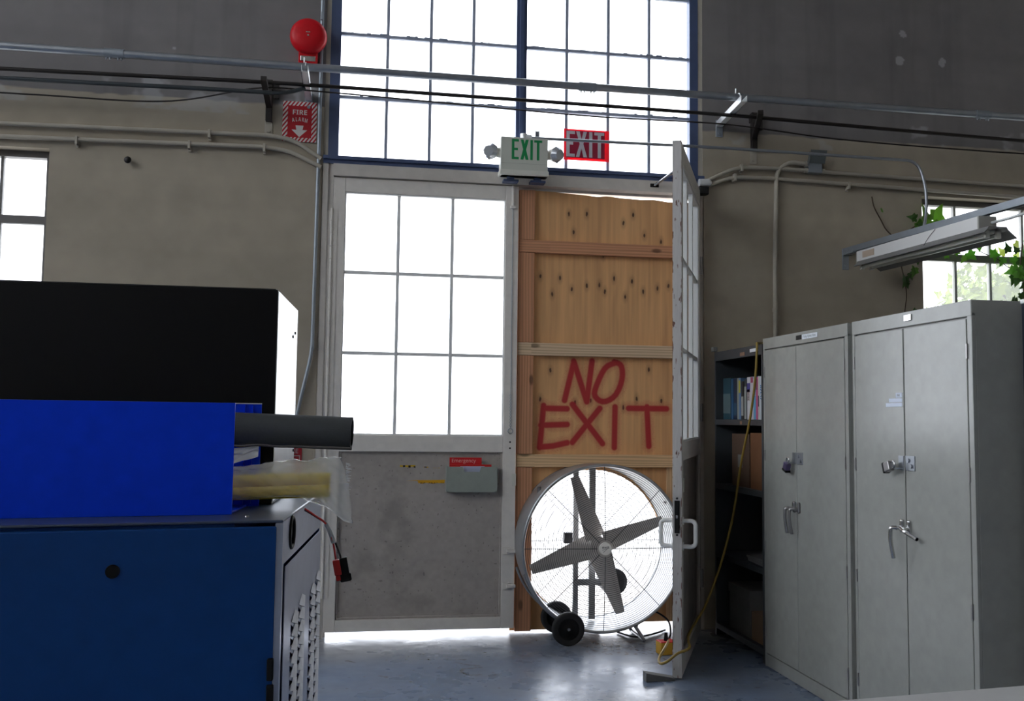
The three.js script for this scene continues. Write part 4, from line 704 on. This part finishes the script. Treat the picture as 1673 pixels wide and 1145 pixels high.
{
  const x0 = -0.95, x1 = -0.012; // rolled foam sheet: a spiral cross-section with a loose flap
  const prof = []; const turns = 1.12, n = 60, ro = 0.057, th = 0.006;
  for (let i = 0; i <= n; i++) { const a = -1.9 + i / n * turns * 2 * Math.PI, r = ro - 0.010 * i / n; prof.push([Math.cos(a) * r, Math.sin(a) * r]); }
  for (let i = n; i >= 0; i--) { const a = -1.9 + i / n * turns * 2 * Math.PI, r = ro - 0.010 * i / n - th; prof.push([Math.cos(a) * r, Math.sin(a) * r]); }
  const flap = []; for (let i = 0; i <= 24; i++) { const q = i / 24; flap.push([x0 + (x1 - x0) * q, 1.293 + 0.006 * (vn(q * 22, 3) - 0.5)]); }
  const t = thing('foam_roll', 'dark grey foam sheet rolled up and sticking out of the blue tray', 'foam roll', [x1, 1.343, 2.972]);
  const L = x1 - x0; obj('sheet', extr(prof, L).rotateY(-Math.PI / 2 - 0.10).rotateZ(-0.03), M.foam, t);
  const edge = []; for (let i = 0; i <= 30; i++) { const q = i / 30; edge.push([-q * L * 0.995, -0.045 - 0.006 * vn(q * 16, 7) + q * 0.02, 0.040 + q * 0.095]); }
  obj('loose_edge', [wire(edge, 0.0035, 90, 6)], mat([0.12, 0.11, 0.105], 0.9), t);
  obj('rolled_core', extr(prof.map(([a, b]) => [a * 0.72, b * 0.72]), L).rotateY(-Math.PI / 2 - 0.10).rotateZ(-0.03).translate(-0.004, 0, 0), M.foam, t);
}
{
  const pos = [], idx = [], NX = 20, NY = 8;
  for (let i = 0; i <= NX; i++) for (let j = 0; j <= NY; j++) { const q = i / NX, w = j / NY; pos.push(-0.62 + 0.31 * q, 1.262 + 0.030 * q - 0.055 * w * (0.6 + 0.8 * (1 - q)) + 0.010 * vn(q * 12, w * 5), 2.955 + 0.10 * (1 - q) * 0.3 + 0.03 * w + 0.018 * (vn(q * 14 + 4, w * 6) - 0.5)); }
  for (let i = 0; i < NX; i++) for (let j = 0; j < NY; j++) { const k = i * (NY + 1) + j; idx.push(k, k + NY + 1, k + 1, k + 1, k + NY + 1, k + NY + 2); }
  const g = new THREE.BufferGeometry(); g.setAttribute('position', new THREE.Float32BufferAttribute(pos, 3)); g.setIndex(idx); g.computeVertexNormals();
  tag(obj('silver_film', g, mat([0.85, 0.86, 0.88], 0.25, { metalness: 0.6, side: THREE.DoubleSide })), 'crumpled silvery film in the blue tray under the foam roll', 'film');
}
for (const [y, z, label] of [[1.193, 2.955, 'yellow cardboard tube, upper one inside the plastic bag'], [1.154, 2.975, 'yellow cardboard tube, lower one inside the plastic bag']]) {
  const t = thing('yellow_tube', label, 'tube', [-0.082, y, z], 0, 'yellow tubes in the plastic bag');
  const d = V(-0.99, -0.02, 0.13).normalize().multiplyScalar(0.85), a = [0, 0, 0], b = d.toArray();
  const q = new THREE.Quaternion().setFromUnitVectors(V(0, 1, 0), d.clone().normalize());
  obj('wall', lathe([[0.016, 0], [0.02, 0], [0.02, 0.85], [0.016, 0.85], [0.016, 0]], 24).applyQuaternion(q), M.yellow, t);
}
{ // crumpled clear bag round the tubes
  const pos = [], idx = [], NX = 48, NA = 40;
  for (let i = 0; i <= NX; i++) for (let j = 0; j <= NA; j++) {
    const q = i / NX, a = j / NA * 2 * Math.PI, x = -0.62 + 0.595 * q, e = sst(0.45, 1, q);
    const top = 0.052 + 0.028 * sst(0.2, 0.8, q), bot = 0.042 + 0.085 * sst(0.74, 1, q), ry = Math.sin(a) > 0 ? top : bot, rz = 0.05 * (1 - 0.78 * sst(0.8, 1, q));
    const n = (fbm(q * 9 + 3, j / NA * 10, 3) - 0.5) * 0.026 + (vn(q * 30, j / NA * 26) - 0.5) * 0.007;
    pos.push(x + (q > 0.97 ? 0.012 * (vn(j * 0.9, 2) - 0.5) : 0) + 0.02 * e * Math.cos(a * 1 + 1.5) * (q > 0.8 ? 1 : 0), 1.164 + 0.016 * q + Math.sin(a) * (ry + n * (Math.sin(a) < 0 && q < 0.75 ? 0.3 : 1)) , 2.968 - 0.13 * (x + 0.08) + Math.cos(a) * (rz + n));
  }
  for (let i = 0; i < NX; i++) for (let j = 0; j < NA; j++) { const k = i * (NA + 1) + j; idx.push(k, k + NA + 1, k + 1, k + 1, k + NA + 1, k + NA + 2); }
  const g = new THREE.BufferGeometry(); g.setAttribute('position', new THREE.Float32BufferAttribute(pos, 3)); g.setIndex(idx); g.computeVertexNormals();
  const t = thing('plastic_bag', 'crumpled translucent plastic bag round the yellow tubes', 'plastic bag'); obj('film', g, M.bag, t);
  const fr = []; for (let k = 0; k < 46; k++) { const y = 1.14 + k * 0.0023 + rr(0, 0.004), z = 2.962 + rr(-0.008, 0.008); fr.push(cyl([-0.03, y, z], [-0.022 + rr(0, 0.012), y + rr(-0.006, 0.006), z + rr(-0.006, 0.006)], 0.0009, 0.0007, 4)); }
  obj('frayed_hem', fr, M.paper, t).userData.kind = 'stuff';
}
{
  const t = thing('power_connector', 'red and black connector hanging on wires over the side of the blue cabinet', 'connector', [-0.045, 0.93, 2.95]);
  obj('red_wire', wire([[-0.115, 0.165, 0], [-0.085, 0.145, 0], [-0.045, 0.115, 0], [-0.022, 0.06, 0.003], [-0.010, 0.0, 0.004]], 0.0032, 40), M.redPlastic, t);
  obj('black_wire', wire([[-0.115, 0.160, -0.006], [-0.08, 0.139, -0.006], [-0.04, 0.11, -0.006], [-0.014, 0.055, -0.003], [0.008, 0.0, 0]], 0.0032, 40), M.cableBlack, t);
  obj('sleeve', wire([[-0.045, 0.114, -0.003], [-0.03, 0.085, -0.002], [-0.018, 0.052, 0]], 0.0072, 20), mat([0.55, 0.56, 0.58], 0.5), t);
  const q = (g) => g.rotateZ(0.2);
  obj('red_half', [q(rb(-0.022, 0.001, -0.05, 0.0, -0.012, 0.012, 0.003)), q(rb(-0.020, -0.002, -0.068, -0.05, -0.010, 0.010, 0.003))], M.redPlastic, t);
  obj('black_half', [q(rb(0.001, 0.026, -0.052, 0.003, -0.012, 0.012, 0.003)), q(rb(-0.008, 0.030, -0.076, -0.048, -0.011, 0.011, 0.006))], M.black, t);
}
{ // black enclosure standing on the cabinet behind the tray
  const a = 2.655 * Math.PI / 180, t = thing('black_enclosure', 'large black metal enclosure with pale side standing on the blue cabinet', 'machine', [-0.275, 1.1015, 2.865], 0);
  const D = 0.607, sx = Math.sin(a) * D, H = 0.722;
  obj('shell', [extr([[-1.3, 0], [0, 0], [sx, D * Math.cos(a)], [-1.3, D * Math.cos(a)]], H - 0.006, [], 0.003).rotateX(-Math.PI / 2).translate(0, 0.003, 0)], mat([0.0035, 0.0035, 0.004], 0.5, { specularIntensity: 0.35 }), t);
  const sg = bx(0.001, 0.005, 0.01, H - 0.004, -D + 0.004, -0.006); sg.rotateY(-a);
  obj('side_panel', sg, mat([0.72, 0.73, 0.74], 0.32, { metalness: 0.2, map: grain1 }), t);
  obj('screw', [[0.62, -0.52], [0.16, -0.56], [0.60, -0.45]].map(([y, z]) => cyl([0.004, y, z], [0.009, y, z], 0.006, 0.006, 10).rotateY(-a)), M.black, t);
  obj('top_lip', bx(-1.29, -0.004, H, H + 0.003, -0.012, 0.002), M.blackPaint, t);
}
{
  const t = thing('dark_locker', 'dark blue-black locker standing against the side of the labelled cabinet', 'locker', [2.525, 0, 2.88]);
  obj('body', rb(0, 0.5, 0, 1.875, 0, 0.9, 0.004), mat([0.02, 0.025, 0.04], 0.45), t); obj('top_edge', rb(-0.003, 0.5, 1.862, 1.879, -0.002, 0.02, 0.003), M.zinc, t);
  for (const y of [0.3, 1.6]) obj('hinge', rb(-0.006, 0.0, y - 0.04, y + 0.04, 0.02, 0.04, 0.002), M.pewter, t);
}
// edge of a pale bench close to the viewer
{
  const t = thing('workbench', 'pale grey bench top, only its far edge in view', 'bench', [0.9, 0, 5.60], 0.115);
  obj('top', rb(-0.5, 0.75, 1.115, 1.15, -0.33, 0.30, 0.006), mat([0.52, 0.52, 0.52], 0.6, { map: grain1 }), t);
  for (const [x, z] of [[-0.44, -0.27], [0.69, -0.27], [-0.44, 0.24], [0.69, 0.24]]) obj('leg', bx(x - 0.025, x + 0.025, 0, 1.115, z - 0.025, z + 0.025), M.galvDull, t);
}

// ---------------------------------------------------------------- ivy inside and greenery outside the right-hand window
{
  const leafShape = new THREE.Shape(); const lp = [[0, 0], [0.16, -0.10], [0.42, -0.06], [0.34, 0.18], [0.50, 0.36], [0.24, 0.50], [0, 1.0]];
  leafShape.moveTo(0, 0); for (const [x, y] of lp.slice(1)) leafShape.lineTo(x, y); for (const [x, y] of lp.slice(1, -1).reverse()) leafShape.lineTo(-x, y); leafShape.lineTo(0, 0);
  const lg = new THREE.ExtrudeGeometry(leafShape, { depth: 0.012, bevelEnabled: false }); { const p = lg.attributes.position; for (let i = 0; i < p.count; i++) p.setZ(i, p.getZ(i) + 0.22 * Math.abs(p.getX(i)) - 0.25 * p.getY(i) ** 2); lg.computeVertexNormals(); }
  const leafGeo = prep(lg);
  const lm = [mat([0.16, 0.38, 0.04], 0.85, { transmission: 0.6, thickness: 0, side: THREE.DoubleSide }), mat([0.26, 0.46, 0.07], 0.9, { transmission: 0.6, thickness: 0, side: THREE.DoubleSide }), mat([0.05, 0.14, 0.016], 0.7, { transmission: 0.35, thickness: 0, side: THREE.DoubleSide })];
  const stemM = mat([0.06, 0.035, 0.02], 0.8);
  const leaf = (t, x, y, z, s, rz, m = 0, ry = 0) => { const l = new THREE.Mesh(leafGeo, lm[m]); l.name = 'leaf'; l.position.set(x, y, z); l.rotation.set(rr(-0.3, 0.3), ry + rr(-0.5, 0.5), rz); l.scale.setScalar(s); l.castShadow = l.receiveShadow = true; t.add(l); };
  const a = thing('ivy_vine', 'ivy vine creeping up the wall and round the near edge of the window', 'ivy');
  obj('stem', [wire([[3.585, 3.0, 0.02], [3.60, 2.93, 0.02], [3.644, 2.836, 0.03], [3.69, 2.76, 0.03], [3.76, 2.71, 0.04], [3.86, 2.77, 0.05], [3.95, 2.83, 0.05], [4.03, 2.86, 0.03]], 0.004, 70, 6), wire([[3.785, 2.72, 0.04], [3.79, 2.6, 0.03], [3.80, 2.5, 0.03], [3.83, 2.40, 0.02], [3.84, 2.3, 0.02], [3.825, 2.18, 0.02], [3.82, 2.0, 0.02]], 0.004, 60, 6), wire([[3.80, 2.5, 0.03], [3.83, 2.56, 0.03], [3.87, 2.60, 0.03], [3.90, 2.64, 0.03]], 0.003, 24, 6), wire([[3.825, 2.43, 0.03], [3.87, 2.45, 0.03], [3.9, 2.48, 0.03]], 0.0025, 16, 6)], stemM, a);
  for (const [x, y, z, s, r, m] of [[3.645, 2.90, 0.035, 0.04, -1.2, 0], [3.74, 2.70, 0.05, 0.06, 2.6, 2], [3.97, 2.80, 0.06, 0.16, 0.1, 1], [4.05, 2.85, 0.03, 0.14, -0.5, 1], [3.95, 2.82, 0.06, 0.12, 2.6, 0], [4.03, 2.80, 0.05, 0.10, -1.4, 1], [3.90, 2.85, 0.06, 0.07, 1.4, 2], [3.98, 2.77, 0.06, 0.08, 3.4, 2], [3.93, 2.82, 0.07, 0.06, 3.0, 2], [3.82, 2.43, 0.04, 0.085, 3.0, 2], [3.90, 2.50, 0.03, 0.08, 2.9, 0], [3.86, 2.46, 0.03, 0.06, -2.6, 2], [3.925, 2.62, 0.03, 0.10, 3.2, 2], [3.88, 2.19, 0.03, 0.07, -2.2, 2], [3.93, 2.16, 0.03, 0.06, 2.8, 2], [4.10, 2.63, -0.08, 0.06, 3.3, 0], [3.83, 2.39, 0.03, 0.05, 3.6, 2]]) leaf(a, x, y, z, s, r, m);
  const b = thing('ivy_vine', 'ivy vine trailing along the middle rail of the right-hand window', 'ivy');
  obj('stem', [wire([[4.10, 2.62, -0.06], [4.25, 2.63, -0.06], [4.40, 2.70, -0.05], [4.50, 2.65, -0.06], [4.62, 2.60, -0.05], [4.72, 2.54, -0.05], [4.85, 2.55, -0.05], [4.97, 2.62, -0.05], [5.2, 2.66, -0.05]], 0.0035, 90, 6), wire([[4.40, 2.70, -0.05], [4.36, 2.80, -0.05], [4.33, 2.84, -0.05]], 0.0025, 16, 5)], stemM, b);
  for (const [x, y, z, s, r, m] of [[4.22, 2.62, -0.05, 0.07, 1.5, 0], [4.30, 2.66, -0.04, 0.09, 1.8, 0], [4.37, 2.64, -0.04, 0.09, -2.2, 0], [4.34, 2.61, -0.04, 0.06, 2.9, 1], [4.47, 2.73, -0.05, 0.09, -0.9, 0], [4.47, 2.72, -0.05, 0.075, 3.1, 0], [4.42, 2.70, -0.05, 0.05, 1.8, 1], [4.56, 2.64, -0.05, 0.085, -1.7, 0], [4.59, 2.62, -0.05, 0.05, 3.2, 0], [4.66, 2.61, -0.05, 0.07, 2.7, 0], [4.70, 2.66, -0.05, 0.08, 0.2, 2], [4.74, 2.62, -0.05, 0.07, -2.8, 0], [4.78, 2.66, -0.05, 0.06, 0.6, 2], [4.84, 2.64, -0.05, 0.07, 0.2, 0]]) leaf(b, x, y, z, s, r, m);
  const c = thing('ivy_vine', 'dense dark ivy clump hanging down beside the right-hand window', 'ivy');
  obj('stem', [wire([[4.80, 2.72, -0.02], [4.78, 2.55, -0.02], [4.80, 2.4, -0.02], [4.79, 2.2, -0.02], [4.78, 2.0, -0.02]], 0.005, 40, 6)], stemM, c);
  for (let i = 0; i < 40; i++) leaf(c, 4.82 + rr(-0.09, 0.28), rr(2.16, 2.62), -0.02 + rr(-0.05, 0.05), rr(0.06, 0.10), rr(1.8, 4.4), i % 3 === 0 ? 0 : 2);
  // shrubs behind the panes
  const shrubM = mat([0.24, 0.31, 0.015], 0.8, { transmission: 0.35, thickness: 0, side: THREE.DoubleSide });
  for (const [x, z, r, h, label] of [[6.35, -2.0, 1.0, 3.55, 'light green shrub close outside the ivy window'], [8.5, -3.4, 1.3, 4.3, 'taller light green shrub standing further outside the ivy window']]) {
    const t = thing('shrub', label, 'shrub', [x, -0.01, z]);
    obj('trunk', [cyl([0, 0, 0], [0.05, h * 0.5, 0], 0.05, 0.03, 10), cyl([0.03, h * 0.3, 0], [-0.3, h * 0.75, 0.1], 0.025, 0.012, 8), cyl([0.03, h * 0.35, 0], [0.35, h * 0.8, -0.1], 0.025, 0.012, 8)], stemM, t);
    const inst = new THREE.InstancedMesh(leafGeo, shrubM, 2600), mm = new THREE.Matrix4(), e = new THREE.Euler(), q = new THREE.Quaternion();
    for (let i = 0; i < 2600; i++) { const u = rr(0, Math.PI * 2), w = rr(-1, 1), k = Math.cbrt(rr(0.2, 1)) * (0.8 + 0.4 * vn(u * 2, w * 3 + 5)), sq = Math.sqrt(1 - w * w); e.set(rr(-2, 2), rr(-3, 3), rr(-3, 3)); const s = rr(0.07, 0.14); mm.compose(V(Math.cos(u) * sq * r * k, h * 0.6 + w * r * k * 0.85, Math.sin(u) * sq * r * k), q.setFromEuler(e), V(s, s, s)); inst.setMatrixAt(i, mm); }
    inst.name = 'foliage'; inst.userData.kind = 'stuff'; inst.castShadow = inst.receiveShadow = true; t.add(inst);
  }
}
renderer.render(scene, camera);
